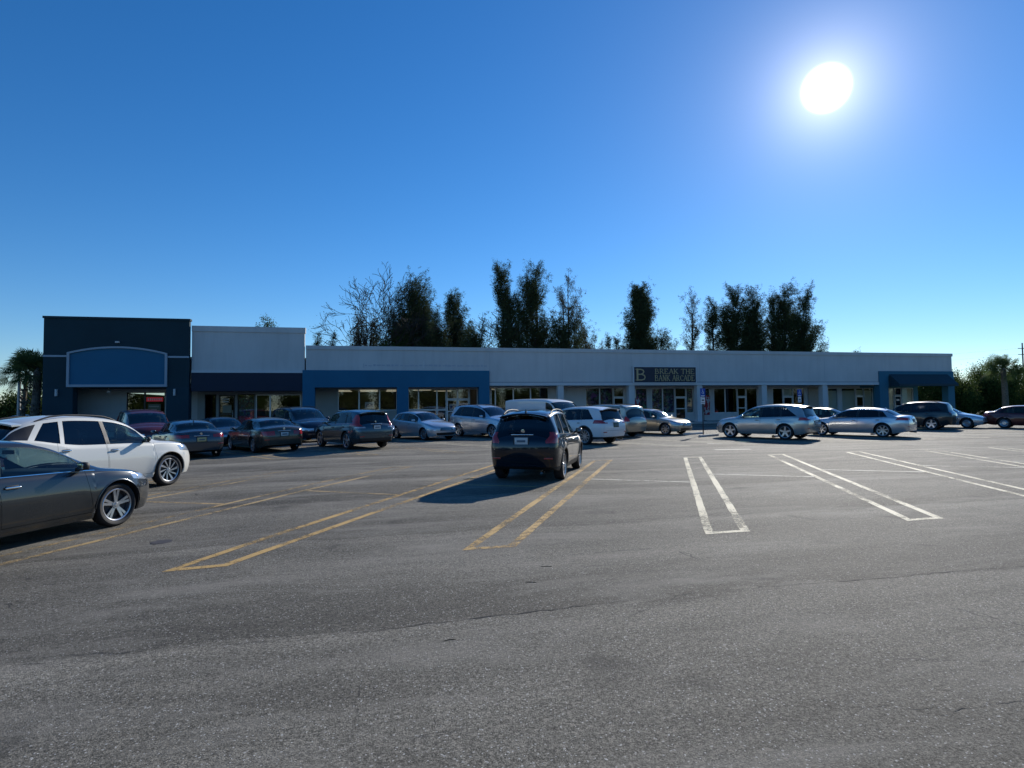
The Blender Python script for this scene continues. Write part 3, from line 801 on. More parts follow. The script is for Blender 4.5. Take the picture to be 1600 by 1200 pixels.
# ------------------------------------------------------------------ vehicles
RUB = mat('tyre_rubber', (0.018, 0.018, 0.019), 0.75, var=0.3, vscale=6, bump=0.2, bscale=60)
BLKP = mat('black_plastic', (0.018, 0.018, 0.02), 0.6)
UND = mat('underbody_black', (0.008, 0.008, 0.009), 0.9)
SEATM = mat('seat_cloth', (0.05, 0.05, 0.055), 0.9)
SEATB = mat('seat_cloth_beige', (0.22, 0.19, 0.15), 0.9)
CHR = mat('chrome', (0.75, 0.76, 0.78), 0.12, metal=1.0)
RIMS = mat('rim_silver', (0.55, 0.56, 0.58), 0.28, metal=0.85)
RIMD = mat('rim_dark_pocket', (0.03, 0.03, 0.032), 0.5, metal=0.3)
HLM = mat('headlamp_lens', (0.55, 0.58, 0.62), 0.12, metal=0.55, coat=1.0)
TLM = mat('tail_lamp_red', (0.40, 0.018, 0.018), 0.15, coat=1.0)
TLW = mat('tail_lamp_clear', (0.5, 0.45, 0.45), 0.15, metal=0.3, coat=1.0)
PLT = mat('plate_white', (0.62, 0.64, 0.62), 0.5, var=0.12, vscale=16)
PLY = mat('plate_yellow', (0.55, 0.47, 0.22), 0.5, var=0.12, vscale=16)
GRL = mat('grille_black', (0.012, 0.012, 0.013), 0.4)
CGL = glass_mat('car_glass_green', (0.60, 0.77, 0.72), 0.06)
CGD = glass_mat('car_glass_privacy', (0.05, 0.055, 0.06), 0.06)
CGW = glass_mat('car_windscreen', (0.45, 0.53, 0.50), 0.085)

def pchip(xs, ys):
    xs = np.array(xs, float); ys = np.array(ys, float); h = np.diff(xs); d = np.diff(ys) / h
    m_ = np.zeros_like(ys); m_[0] = d[0]; m_[-1] = d[-1]
    for i in range(1, len(xs) - 1):
        if d[i - 1] * d[i] <= 0: m_[i] = 0
        else:
            w1 = 2 * h[i] + h[i - 1]; w2 = h[i] + 2 * h[i - 1]
            m_[i] = (w1 + w2) / (w1 / d[i - 1] + w2 / d[i])
    def f(x):
        x = min(max(x, xs[0]), xs[-1]); i = min(max(int(np.searchsorted(xs, x)) - 1, 0), len(h) - 1)
        t = (x - xs[i]) / h[i]
        return float((1 + 2 * t) * (1 - t) ** 2 * ys[i] + t * (1 - t) ** 2 * h[i] * m_[i] + t * t * (3 - 2 * t) * ys[i + 1] + t * t * (t - 1) * h[i] * m_[i + 1])
    return f
def sstep(a, b, x):
    t = min(max((x - a) / (b - a), 0.0), 1.0); return t * t * (3 - 2 * t)

ARCH = {}
ARCH['sedan'] = dict(L=4.9, H=1.46, W=1.83,
    zc=[(0, .70), (.12, .755), (.5, .85), (.95, .925), (1.16, .965), (1.26, 1.0), (2.02, 1.37), (2.3, 1.43), (2.8, 1.46), (3.2, 1.45), (3.6, 1.40), (3.85, 1.345), (4.30, 1.115), (4.42, 1.085), (4.65, 1.08), (4.82, 1.06), (4.9, 1.02)],
    zb=[(0, .64), (.3, .74), (.8, .84), (1.4, .90), (2.2, .93), (3.4, .965), (4.0, .99), (4.5, 1.0), (4.9, .95)],
    w=[(0, .64), (.06, .70), (.15, .77), (.3, .835), (.55, .885), (1.0, .91), (1.5, .915), (3.5, .915), (4.1, .90), (4.5, .86), (4.75, .79), (4.85, .72), (4.9, .66)],
    zl=[(0, .26), (.25, .2), (.7, .19), (4.1, .2), (4.5, .24), (4.9, .33)],
    roofw=.645, fo=.93, wb=2.78, r=.33, ra=.385, shield=(1.23, 2.06), back=(3.83, 4.34),
    win=[(1.48, 2.62, .80, .06), (2.70, 3.62, .06, -.25), (3.66, 3.98, -.25, -.85)], doors=[(1.50, 2.66, .18, .06), (2.68, 3.72, .06, -.1)])
ARCH['suv'] = dict(L=4.7, H=1.68, W=1.87,
    zc=[(0, .80), (.08, .88), (.35, .98), (.8, 1.05), (1.12, 1.09), (1.22, 1.13), (1.92, 1.53), (2.2, 1.61), (2.7, 1.665), (3.2, 1.68), (3.8, 1.655), (4.2, 1.60), (4.33, 1.56), (4.54, 1.22), (4.60, 1.12), (4.66, 1.06), (4.7, 1.0)],
    zb=[(0, .74), (.3, .86), (.8, .95), (1.3, 1.0), (2.2, 1.03), (3.4, 1.07), (4.2, 1.1), (4.55, 1.07), (4.7, .95)],
    w=[(0, .66), (.06, .735), (.14, .80), (.28, .86), (.5, .905), (.9, .93), (1.5, .935), (3.6, .935), (4.1, .92), (4.4, .89), (4.58, .84), (4.66, .78), (4.7, .72)],
    zl=[(0, .28), (.25, .24), (.7, .24), (4.0, .25), (4.4, .28), (4.7, .36)],
    roofw=.68, fo=.92, wb=2.70, r=.365, ra=.425, shield=(1.2, 1.95), back=(4.30, 4.55),
    win=[(1.45, 2.44, .8, .05), (2.52, 3.42, .05, -.12), (3.50, 4.16, -.12, -.95)], doors=[(1.36, 2.48, .16, .05), (2.5, 3.50, .05, -.05)])
ARCH['minivan'] = dict(L=5.1, H=1.75, W=1.98,
    zc=[(0, .80), (.08, .88), (.35, .97), (.75, 1.05), (.95, 1.09), (1.05, 1.14), (1.95, 1.60), (2.3, 1.69), (2.9, 1.745), (3.6, 1.75), (4.4, 1.72), (4.78, 1.66), (4.86, 1.62), (5.0, 1.22), (5.04, 1.12), (5.08, 1.05), (5.1, 1.0)],
    zb=[(0, .72), (.3, .86), (.8, .95), (1.3, .99), (4.6, 1.02), (5.0, 1.0), (5.1, .92)],
    w=[(0, .72), (.06, .79), (.14, .86), (.3, .92), (.6, .965), (1.0, .985), (4.4, .985), (4.75, .965), (4.95, .92), (5.05, .86), (5.1, .80)],
    zl=[(0, .25), (.3, .2), (4.6, .22), (5.1, .32)],
    roofw=.78, fo=.98, wb=3.05, r=.34, ra=.395, shield=(1.02, 2.0), back=(4.83, 5.0),
    win=[(1.35, 2.42, .9, .03), (2.50, 3.62, .03, -.02), (3.70, 4.66, -.02, -.25)], doors=[(1.38, 2.46, .2, .03), (2.48, 3.66, .03, 0.)])
ARCH['van'] = dict(L=5.7, H=2.08, W=2.0,
    zc=[(0, .86), (.06, .96), (.3, 1.10), (.7, 1.20), (.85, 1.25), (.95, 1.31), (1.62, 1.88), (1.85, 1.98), (2.3, 2.05), (3.5, 2.08), (5.0, 2.06), (5.45, 2.03), (5.55, 1.98), (5.62, 1.7), (5.66, 1.35), (5.68, 1.25), (5.7, 1.18)],
    zb=[(0, .80), (.3, .98), (.8, 1.08), (1.2, 1.12), (5.2, 1.14), (5.6, 1.14), (5.7, 1.08)],
    w=[(0, .74), (.05, .82), (.12, .88), (.28, .94), (.6, .98), (1.0, 1.0), (5.2, 1.0), (5.5, .98), (5.62, .95), (5.7, .91)],
    zl=[(0, .28), (.3, .26), (5.3, .28), (5.7, .36)],
    roofw=.86, fo=.98, wb=3.2, r=.36, ra=.42, shield=(.93, 1.66), back=(5.5, 5.68),
    win=[(1.16, 2.02, .72, .0)], doors=[(1.15, 2.12, .1, .0)])
ARCH['hatch'] = dict(L=4.35, H=1.47, W=1.80,
    zc=[(0, .70), (.1, .76), (.45, .86), (.9, .94), (1.12, .98), (1.22, 1.02), (1.95, 1.375), (2.2, 1.43), (2.6, 1.465), (3.0, 1.46), (3.5, 1.41), (3.8, 1.35), (3.92, 1.31), (4.2, 1.08), (4.27, 1.0), (4.32, .95), (4.35, .9)],
    zb=[(0, .64), (.3, .75), (.8, .85), (1.3, .90), (2.2, .93), (3.4, .98), (4.0, 1.0), (4.35, .87)],
    w=[(0, .62), (.06, .69), (.15, .76), (.3, .82), (.55, .87), (1.0, .895), (3.2, .90), (3.8, .87), (4.15, .81), (4.28, .75), (4.35, .68)],
    zl=[(0, .24), (.25, .19), (3.8, .2), (4.1, .24), (4.35, .34)],
    roofw=.66, fo=.88, wb=2.62, r=.32, ra=.375, shield=(1.2, 1.98), back=(3.9, 4.2),
    win=[(1.45, 2.34, .8, .05), (2.42, 3.2, .05, -.2), (3.28, 3.78, -.2, -.7)], doors=[(1.38, 2.38, .16, .05), (2.4, 3.28, .05, -.1)])

G5 = [0, .02, .33, .64, .90, 1.0]
FH = [1, .987, .967, .947, .925, .885, .69, .47, .235, 0]
RC = [.76, .52, .26, 0]
NS = 9
class Shell: pass
def make_shell(kind, L, H, W, over):
    a = dict(ARCH[kind]); a.update(over)
    sl, sh, sw = L / a['L'], H / a['H'], W / a['W']
    S = Shell(); S.a = a; S.L = L; S.H = H; S.W = W
    sc = lambda k, f=sh: pchip([p[0] * sl for p in a[k]], [p[1] * f for p in a[k]])
    zc, zb, w, zl = sc('zc'), sc('zb'), sc('w', sw), sc('zl')
    S.zb, S.zc, S.w, S.zl = zb, zc, w, zl
    fo, wb, r, ra = a['fo'] * sl, a['wb'] * sl, a['r'], a['ra']
    S.fo, S.wb, S.r = fo, wb, r
    S.Y0 = fo + wb / 2
    S.wheels_s = (fo, fo + wb)
    S.ra = ra
    PV = pchip([0, .12, .35, .55, .68, .74, .88, 1.0], [.925, .962, .99, 1.0, .998, .988, .975, .952])
    def side_x(s, z):
        b = zb(s); lo = zl(s); v = (z - lo) / max(b - lo, .05)
        x = w(s) * PV(v)
        for cs in S.wheels_s:
            d = math.hypot(s - cs, z - r)
            x += a.get('flare', .014) * math.exp(-((d - ra) / .13) ** 2) * sstep(.15, .4, z)
        return x
    S.side_x = side_x
    st = [0, .015, .035, .06, .09, .13, .18, .24, .31, .39]
    st += list(np.arange(.46, L - .44, .062)) + [L - q_ for q_ in st[::-1]]
    st = [s for s in st if all(abs(s - c) > ra + .02 for c in S.wheels_s)]
    ths = [math.pi * i / 14 for i in range(15)]
    for c in S.wheels_s:
        st += [c + ra * math.cos(t) for t in ths] + [c - ra - .002, c + ra + .002]
    for p in a['shield'] + a['back']: st.append(p * sl)
    st = sorted(st); st2 = [st[0]]
    for s in st[1:]:
        if s - st2[-1] > .0015: st2.append(s)
    st = st2
    def bottom(s):
        for c in S.wheels_s:
            if abs(s - c) <= ra + 1e-4: return r + math.sqrt(max(0, ra * ra - (s - c) ** 2))
        return zl(s)
    def section(s):
        lo, b, c = bottom(s), zb(s), zc(s)
        pts = []
        for i in range(NS + 1):
            f = i / NS; z = lo + (b - lo) * f
            pts.append((side_x(s, z), z))
        wb_ = pts[-1][0]; h = max(c - b, .01)
        cab = sstep(.03, .30, h)
        crown = min(.075, .6 * h); zr = c - crown
        wr = w(s) * a['roofw'] / (W / sw / 2 / 1.0) if False else w(s) * a['roofw'] * 1.09
        for k in range(1, 10):
            if k <= 5:
                g = G5[k]; xc_ = wb_ * .985 + (wr - wb_ * .985) * (g ** 1.12); z = b + (zr - b) * g
            else:
                xc_ = wr * RC[k - 6]
            xh = FH[k] * wb_
            x = xh + (xc_ - xh) * cab
            if k == 5: x5 = x
            if k > 5: z = zr + (c - zr) * (1 - (x / max(x5, .01)) ** 2.2)
            pts.append((x, z))
        return pts
    sec = [section(s) for s in st]
    w0, wl = sec[0][NS][0], sec[-1][NS][0]
    nose = a.get('nose', (.13, .5, .10)); tail = a.get('tail', (.10, .62, .06))
    def deform(x, s, z):
        y = s
        f = max(0, 1 - s / .75) ** 2
        if f > 0:
            dz = (z - nose[1] * H / 1.46) / .35
            y += f * (nose[0] * min(dz * dz, 1.2) * (1 if dz > 0 else .55) + nose[2] * (x / w0) ** 2)
        f = max(0, 1 - (L - s) / .6) ** 2
        if f > 0:
            dz = (z - tail[1] * H / 1.46) / .4
            y -= f * (tail[0] * min(dz * dz, 1.2) * (1 if dz > 0 else .8) + tail[2] * (x / wl) ** 2)
        return Vector((x, S.Y0 - y, z))
    bm = bmesh.new(); lay = bm.faces.layers.int.new('k')
    grid = [[bm.verts.new(deform(x, s, z)) for x, z in row] for s, row in zip(st, sec)]
    nk = NS + 9
    for j in range(len(st) - 1):
        for i in range(nk):
            f = bm.faces.new((grid[j][i], grid[j][i + 1], grid[j + 1][i + 1], grid[j + 1][i]))
            f[lay] = i - NS           # < 0 side, 0.. top
    for j, s, flip in ((0, 0.0, True), (len(st) - 1, L, False)):
        row = sec[j]; tops = [row[NS + k][0] / row[NS][0] for k in range(10)]; ztop = [row[NS + k][1] - row[NS][1] for k in range(10)]
        cap = [[grid[j][i]] + [bm.verts.new(deform(row[i][0] * tops[k], s, row[i][1] + ztop[k] * i / NS)) for k in range(1, 10)] for i in range(NS)]
        cap.append([grid[j][NS + k] for k in range(10)])
        for i in range(NS):
            for k in range(9):
                q_ = (cap[i][k], cap[i][k + 1], cap[i + 1][k + 1], cap[i + 1][k])
                f = bm.faces.new(q_ if flip else q_[::-1]); f[lay] = 100 if flip else 200
    bmesh.ops.recalc_face_normals(bm, faces=bm.faces)
    bm.normal_update()
    # make sure the side looks outward
    test = max(bm.faces, key=lambda f: f.calc_center_median().x)
    if test.normal.x < 0: bmesh.ops.reverse_faces(bm, faces=bm.faces)
    bm.normal_update()
    S.bm = bm; S.lay = lay; S.st = st; S.sec = sec; S.deform = deform; S.bottom = bottom
    bm2 = bm.copy(); bmesh.ops.triangulate(bm2, faces=bm2.faces)
    bm2.normal_update(); bm2.faces.ensure_lookup_table()
    S.bvh = BVHTree.FromBMesh(bm2)
    S.tri = [[(v.co.copy(), v.normal.copy()) for v in f.verts] for f in bm2.faces]; bm2.free()
    def nrm(co):
        hit = S.bvh.find_nearest(co)
        (a0, n0), (a1, n1), (a2, n2) = S.tri[hit[2]]; p = hit[0]
        ar = (a1 - a0).cross(a2 - a0).length
        if ar < 1e-12: return hit[1].copy()
        w0_ = (a1 - p).cross(a2 - p).length / ar; w1_ = (a2 - p).cross(a0 - p).length / ar; w2_ = max(0., 1 - w0_ - w1_)
        n = (n0 * w0_ + n1 * w1_ + n2 * w2_)
        return n.normalized() if n.length > 1e-6 else hit[1].copy()
    S.nrm = nrm
    S.sl, S.sh, S.sw = sl, sh, sw
    return S
def plane(S, ax, bs, cz, d):
    """inside: ax*x + bs*s + cz*z <= d (s measured back from the nose)"""
    n = Vector((ax, -bs, cz)); off = d - bs * S.Y0
    return (n * (off / n.length_squared), n)
def carve(S, planes, filt):
    bm = S.bm
    faces = [f for f in bm.faces if filt(f)]
    for co, no in planes:
        if not faces: return []
        geom = list({v for f in faces for v in f.verts}) + list({e for f in faces for e in f.edges}) + faces
        res = bmesh.ops.bisect_plane(bm, geom=geom, plane_co=co, plane_no=no, dist=1e-5)
        faces = [g for g in res['geom'] if isinstance(g, bmesh.types.BMFace)]
        faces = [f for f in faces if (f.calc_center_median() - co).dot(no) <= 0]
    return faces
def grab(S, faces, offset=0.0, delete=True):
    """take faces off the half shell as raw data"""
    if not faces: return None
    idx = {}; vs = []; ns = []; fs = []
    for f in faces:
        ids = []
        for v in f.verts:
            if v not in idx:
                idx[v] = len(vs); n = S.nrm(v.co)
                if abs(v.co.x) < 1e-4: n = Vector((0, n.y, n.z)).normalized()
                vs.append(v.co + n * offset); ns.append(n)
            ids.append(idx[v])
        fs.append(ids)
    if delete: bmesh.ops.delete(S.bm, geom=faces, context='FACES')
    return (vs, ns, fs)
def islands(raw):
    vs, ns, fs = raw; par = list(range(len(vs)))
    def find(i):
        while par[i] != i: par[i] = par[par[i]]; i = par[i]
        return i
    for f in fs:
        r0 = find(f[0])
        for i in f[1:]: par[find(i)] = r0
    out = {}
    for f in fs: out.setdefault(find(f[0]), []).append(f)
    res = []
    for fl in out.values():
        idx = {}; v2, n2, f2 = [], [], []
        for f in fl:
            q_ = []
            for i in f:
                if i not in idx: idx[i] = len(v2); v2.append(vs[i]); n2.append(ns[i])
                q_.append(idx[i])
            f2.append(q_)
        res.append((v2, n2, f2))
    return res
def raw_mesh(name, raw, mode):
    """mode R: as is, L: mirrored, C: both halves welded"""
    vs, ns, fs = raw
    V, N, Fc = [], [], []
    if mode in 'RC': V += [tuple(v) for v in vs]; N += [tuple(n) for n in ns]; Fc += [tuple(f) for f in fs]
    if mode in 'LC':
        b = len(V); mp = {}
        for i, (v, n) in enumerate(zip(vs, ns)):
            if mode == 'C' and abs(v.x) < 1e-4: mp[i] = i; continue
            mp[i] = len(V); V.append((-v.x, v.y, v.z)); N.append((-n.x, n.y, n.z))
        Fc += [tuple(mp[i] for i in reversed(f)) for f in fs]
    me = bpy.data.meshes.new(name); me.from_pydata(V, [], Fc); me.update()
    me.polygons.foreach_set('use_smooth', [True] * len(me.polygons))
    me.normals_split_custom_set_from_vertices(N)
    return me

WHEELS = {}
def wheel_meshes(r, width, style):
    key = (r, width, style)
    if key in WHEELS: return WHEELS[key]
    rr = r * (.745 if style != 'steel' else .64); h = width / 2
    ty = MB().lathe([(h * .72, rr), (h * .86, rr + .008), (h * .97, rr + (r - rr) * .35), (h, rr + (r - rr) * .62), (h * .9, r - .018), (h * .74, r - .003), (h * .3, r), (-h * .3, r), (-h * .74, r - .003), (-h * .9, r - .018), (-h, rr + (r - rr) * .5), (-h * .72, rr)], 40)
    tym = ty.mesh('tyre', 40)
    rm = MB().lathe([(h * .80, rr + .004), (h * .86, rr - .006), (h * .80, rr - .022), (h * .3, rr - .03), (-h * .7, rr - .03)], 40)
    face = h * .70
    def spoke(t, w0, w1, r0, r1, d0, d1, th=.022):
        c, s = math.cos(t), math.sin(t)
        def P(rad, off, x): return (x, rad * c - off * s, rad * s + off * c)
        v = [P(r0, -w0, d0), P(r0, w0, d0), P(r1, w1, d1), P(r1, -w1, d1)]
        v += [(x - th, y, z) for x, y, z in v]
        rm.add(v, [(0, 1, 2, 3), (7, 6, 5, 4), (0, 4, 5, 1), (1, 5, 6, 2), (2, 6, 7, 3), (3, 7, 4, 0)])
    r1 = rr - .015
    def ring(n, w0, w1, tw=0.0, dish=.0):
        for i in range(n):
            t = 2 * math.pi * i / n + .3
            spoke(t + tw, w0, w1, .03, r1, face - dish, face)
    if style == 'five': ring(5, .045, .036, 0, .012)
    elif style == 'twin5':
        for i in range(5):
            t = 2 * math.pi * i / 5 + .3
            for d in (-.13, .13):
                c0 = t + d * .55; spoke(t + d * 1.15, .016, .021, .055, r1, face - .012, face)
    elif style == 'twist10':
        for i in range(10):
            t = 2 * math.pi * i / 10; a0 = t - .12
            c0, s0 = math.cos(a0), math.sin(a0)
            p0 = Vector((0, .06 * math.cos(t - .35), .06 * math.sin(t - .35))); p1 = Vector((0, r1 * math.cos(t + .12), r1 * math.sin(t + .12)))
            d = (p1 - p0).normalized(); nn = Vector((0, -d.z, d.y)); w0, w1 = (.010, .030) if i % 2 == 0 else (.008, .022)
            v = [p0 - nn * w0, p0 + nn * w0, p1 + nn * w1, p1 - nn * w1]; v = [Vector((face - .014 + .012 * (k > 1), q_.y, q_.z)) for k, q_ in enumerate(v)]
            v += [q_ - Vector((.02, 0, 0)) for q_ in v]
            rm.add([tuple(q_) for q_ in v], [(0, 1, 2, 3), (7, 6, 5, 4), (0, 4, 5, 1), (1, 5, 6, 2), (2, 6, 7, 3), (3, 7, 4, 0)])
    elif style == 'multi': ring(10, .016, .022, 0, .01)
    elif style == 'six': ring(6, .035, .03, 0, .01)
    elif style == 'seven': ring(7, .03, .028, 0, .012)
    elif style == 'steel':
        rm.lathe([(face - .02, .0), (face - .02, .10), (face + .005, .13), (face - .02, r1 * .86), (face - .03, r1)], 32)
    rm.lathe([(face + .004, .0005), (face + .004, .026), (face - .006, .034), (face - .006, .058), (face - .03, .06)], 20)
    rmm = rm.mesh('rim', 18)
    bk = MB().lathe([(h * .15, .0005), (h * .15, rr - .032), (-h * .2, rr - .032)], 32)
    bk.lathe([(h * .32, .03), (h * .32, rr * .72), (h * .2, rr * .72)], 32)
    bkm = bk.mesh('brake_disc', 30)
    tym.materials.append(RUB); rmm.materials.append(RIMS); bkm.materials.append(RIMD)
    WHEELS[key] = (tym, rmm, bkm)
    return WHEELS[key]

def rbox(cx, cy, cz, sx_, sy_, sz_, bev, rot=None):
    bm = bmesh.new(); bmesh.ops.create_cube(bm, size=1.0)
    for v in bm.verts: v.co = Vector((v.co.x * sx_, v.co.y * sy_, v.co.z * sz_))
    bmesh.ops.bevel(bm, geom=list(bm.edges), offset=bev, segments=3, affect='EDGES', profile=.5)
    if rot: bmesh.ops.rotate(bm, verts=bm.verts, cent=(0, 0, 0), matrix=rot)
    for v in bm.verts: v.co += Vector((cx, cy, cz))
    return bm
def bm_obj(bm, name, material, parent, smooth=40):
    me = bpy.data.meshes.new(name); bm.to_mesh(me); bm.free()
    me.polygons.foreach_set('use_smooth', [True] * len(me.polygons)); me.set_sharp_from_angle(angle=R(smooth))
    return link(name, me, material, parent)

def make_car(name, kind, L, H, W, paint, at, heading, label, cat='car', group=None, wheels='five', over={}, glass=(CGL, CGL, CGL), rails=False, cladding=False, rear='high', plate=None,
             seat=SEATM, chrome_dlo=False, door_list=None, antenna=False, spoiler=False, handles='body', visor=True, grille=None, roofrack=False, lip=None, mirror=None, skid=None):
    S = make_shell(kind, L, H, W, over)
    bm = S.bm
    a = S.a; sl, sh = S.sl, S.sh
    root = empty(name, (at[0], at[1], gz(*at)), -R(heading))
    # follow the fall of the lot
    hx, hy = math.sin(R(heading)), math.cos(R(heading))
    dzf = gz(at[0] + hx, at[1] + hy) - gz(at[0] - hx, at[1] - hy); dzr = gz(at[0] + hy, at[1] - hx) - gz(at[0] - hy, at[1] + hx)
    root.rotation_euler = (math.atan(dzf / 2), -math.atan(dzr / 2), -R(heading))
    tag(root, label, cat, group)
    side = lambda f: f[S.lay] < 100
    def both(nm, raw, material, sub=None):
        res = []
        if raw is None: return res
        for md in 'RL':
            o = link(nm, raw_mesh(nm, raw, md), material, root); res.append(o)
        return res
    def centre(nm, raw, material):
        return None if raw is None else link(nm, raw_mesh(nm, raw, 'C'), material, root)
    seals = []
    def region(planes_fn, filt, gap=.006):
        """cut an opening and the panel that fills it, with a real gap between"""
        outer = carve(S, planes_fn(0.0), filt)
        if not outer: return None
        ids = {f: 1 for f in outer}
        inner = carve(S, planes_fn(gap), lambda f, ids=set(outer): f in ids)
        centres = None
        # everything of the opening that is not the panel becomes the recessed seal
        fs = [f for f in S.bm.faces if filt(f) and all((f.calc_center_median() - co).dot(no) <= 1e-6 for co, no in planes_fn(0.0))]
        rest = [f for f in fs if f not in set(inner)]
        raw_in = grab(S, inner, 0.0, False)
        raw_rest = grab(S, rest, -.014, False)
        bmesh.ops.delete(S.bm, geom=list(set(inner) | set(rest)), context='FACES')
        if raw_rest: seals.append(raw_rest)
        return raw_in
    def inset(raw, d):
        vs, ns, fs = raw; return ([v + n * d for v, n in zip(vs, ns)], ns, fs)
    zbelt = lambda s: S.zb(s)
    # --- side glass
    for wi, (s0, s1, m0, m1) in enumerate(a['win']):
        s0, s1 = s0 * sl, s1 * sl; zz = S.zb((s0 + s1) / 2)
        def pf(g, s0=s0, s1=s1, zz=zz, m0=m0, m1=m1):
            g *= 2.2
            return [plane(S, 0, -1, m0, -(s0 + g) + m0 * zz), plane(S, 0, 1, -m1, s1 - g - m1 * zz)]
        raw = region(pf, lambda f: 1 <= f[S.lay] <= 3 and f.calc_center_median().x > .3, .006)
        if raw:
            gm = glass[min(wi, 1)] if kind != 'van' else glass[0]
            if wi >= 2: gm = glass[1]
            both('side_window', inset(raw, -.008), gm)
    # --- black pillars between the side windows
    if kind != 'van':
        for (wA, wB) in zip(a['win'][:-1], a['win'][1:]):
            s0, s1 = wA[1] * sl + .003, wB[0] * sl - .003; m0, m1 = wA[3], wB[2]
            zz0 = S.zb((wA[0] + wA[1]) / 2 * sl); zz1 = S.zb((wB[0] + wB[1]) / 2 * sl)
            if len(a['win']) > 2 and wB is a['win'][2] and not a.get('cblack', True): continue
            fs = carve(S, [plane(S, 0, -1, m0, -s0 + m0 * zz0), plane(S, 0, 1, -m1, s1 - m1 * zz1)], lambda f: 1 <= f[S.lay] <= 3 and f.calc_center_median().x > .3)
            raw = grab(S, fs, .0)
            if raw: both('door_pillar', raw, GRL)
    if 'dblack' in a:
        s0, s1, m0, m1 = a['dblack']; s0 *= sl; s1 *= sl; zz = S.zb(s0)
        fs = carve(S, [plane(S, 0, -1, m0, -s0 + m0 * zz), plane(S, 0, 1, -m1, s1 - m1 * zz)], lambda f: 1 <= f[S.lay] <= 3 and f.calc_center_median().x > .3)
        raw = grab(S, fs, .0)
        if raw: both('rear_pillar_panel', raw, GRL)
    # --- bright strip along the window sill
    if chrome_dlo:
        for sg_ in (1, -1):
            P_ = []
            for i in range(24):
                s = (a['win'][0][0] * sl - .05) + ((a['win'][-1][1] * sl + .02) - (a['win'][0][0] * sl - .05)) * i / 23
                P_.append((sg_ * (S.side_x(s, S.zb(s)) * .990 + .004), S.Y0 - s, S.zb(s) + .012))
            MB().tube(P_, [.009] * 24, 6).build('sill_strip', CHR, root, 50)
    # --- windscreen and rear window
    def pscreen(s0, s1, xin):
        def pf(g):
            return [plane(S, 0, -1, 0, -(s0 + g)), plane(S, 0, 1, 0, s1 - g)]
        return pf
    sA, sB = a['shield'][0] * sl + .03, a['shield'][1] * sl - .015
    raw = region(pscreen(sA, sB, 0), lambda f: 5 <= f[S.lay] <= 8 and f.calc_center_median().y > 0, .01)
    if raw: centre('windscreen', inset(raw, -.006), CGW)
    sA, sB = a['back'][0] * sl + .015, a['back'][1] * sl - .01
    if kind != 'van':
        raw = region(pscreen(sA, sB, 0), lambda f: 5 <= f[S.lay] <= 8 and f.calc_center_median().y < 0, .01)
        if raw: centre('rear_window', inset(raw, -.006), glass[2])
    # --- lamps
    hl = a.get('hl', dict(x=.40, z0=.56, z1=.69, m=.17, s1=.62))
    def pf(g, q_=hl):
        return [plane(S, -1, 0, 0, -(q_['x'] * S.sw + g)), plane(S, 0, 1, -.6, q_['s1'] * sl - g - .6 * q_['z1'] * sh), plane(S, 0, q_['m'], -1, -(q_['z0'] * sh + g)), plane(S, 0, -q_['m'] * 1.15, 1, q_['z1'] * sh - g)]
    raw = region(pf, lambda f: f.calc_center_median().y > S.Y0 - 1.0 * sl and (f[S.lay] < 0 or f[S.lay] == 100 or f[S.lay] in (0, 1, 2, 3)), .005)
    both('headlight', raw, HLM)
    tl = a.get('tl', dict(x=.42, z0=.80, z1=.96, m=.0, d=.34))
    def pf(g, q_=tl):
        return [plane(S, -1, 0, 0, -(q_['x'] * S.sw + g)), plane(S, 0, -1, q_.get('sl', .3), -(L - q_['d']) - g + q_.get('sl', .3) * q_['z1'] * sh), plane(S, 0, 0, -1, -(q_['z0'] * sh + g)), plane(S, 0, 0, 1, q_['z1'] * sh - g)]
    raw = region(pf, lambda f: f.calc_center_median().y < S.Y0 - L + .8 and (f[S.lay] < 5 or f[S.lay] == 200), .005)
    both('tail_light', raw, TLM)
    if 'tl2' in a:
        def pf(g, q_=a['tl2']):
            return [plane(S, -1, 0, 0, -(q_['x'] * S.sw + g)), plane(S, 0, -1, 0, -(L - q_['d']) - g), plane(S, 0, 0, -1, -(q_['z0'] * sh + g)), plane(S, 0, 0, 1, q_['z1'] * sh - g)]
        raw = region(pf, lambda f: f.calc_center_median().y < S.Y0 - L + .8 and (f[S.lay] < 5 or f[S.lay] == 200), .005)
        both('tail_light', raw, a['tl2'].get('mat', TLM))
    # --- grille and lower intake
    gr = a.get('gr', dict(x=.36, z0=.50, z1=.645))
    def pf(g, q_=gr):
        return [plane(S, 1, 0, .25, q_['x'] * S.sw - g + .25 * q_['z1'] * sh), plane(S, 0, 0, -1, -(q_['z0'] * sh + g)), plane(S, 0, 0, 1, q_['z1'] * sh - g)]
    raw = region(pf, lambda f: f[S.lay] == 100, .006)
    if raw:
        go = centre('grille', inset(raw, -.012), GRL)
        bars = MB(); zs = [gr['z0'] * sh + (gr['z1'] - gr['z0']) * sh * t for t in (.2, .5, .8)]
        for z in zs:
            P_ = []
            for i in range(9):
                x = (gr['x'] * S.sw - .03) * (i / 4 - 1); hit = S.bvh.ray_cast(Vector((abs(x), S.Y0 + .6, z)), Vector((0, -1, 0)))
                if hit[0]: P_.append((x, hit[0].y - .004, z))
            if len(P_) > 2: bars.tube(P_, [.009] * len(P_), 6)
        if bars.v:
            bo = bars.build('grille_bar', CHR if grille != 'black' else BLKP, go, 40)
    li = a.get('li', dict(x=.55, z0=.27, z1=.40))
    def pf(g, q_=li):
        return [plane(S, 1, 0, -.3, q_['x'] * S.sw - g - .3 * q_['z0'] * sh), plane(S, 0, 0, -1, -(q_['z0'] * sh + g)), plane(S, 0, 0, 1, q_['z1'] * sh - g)]
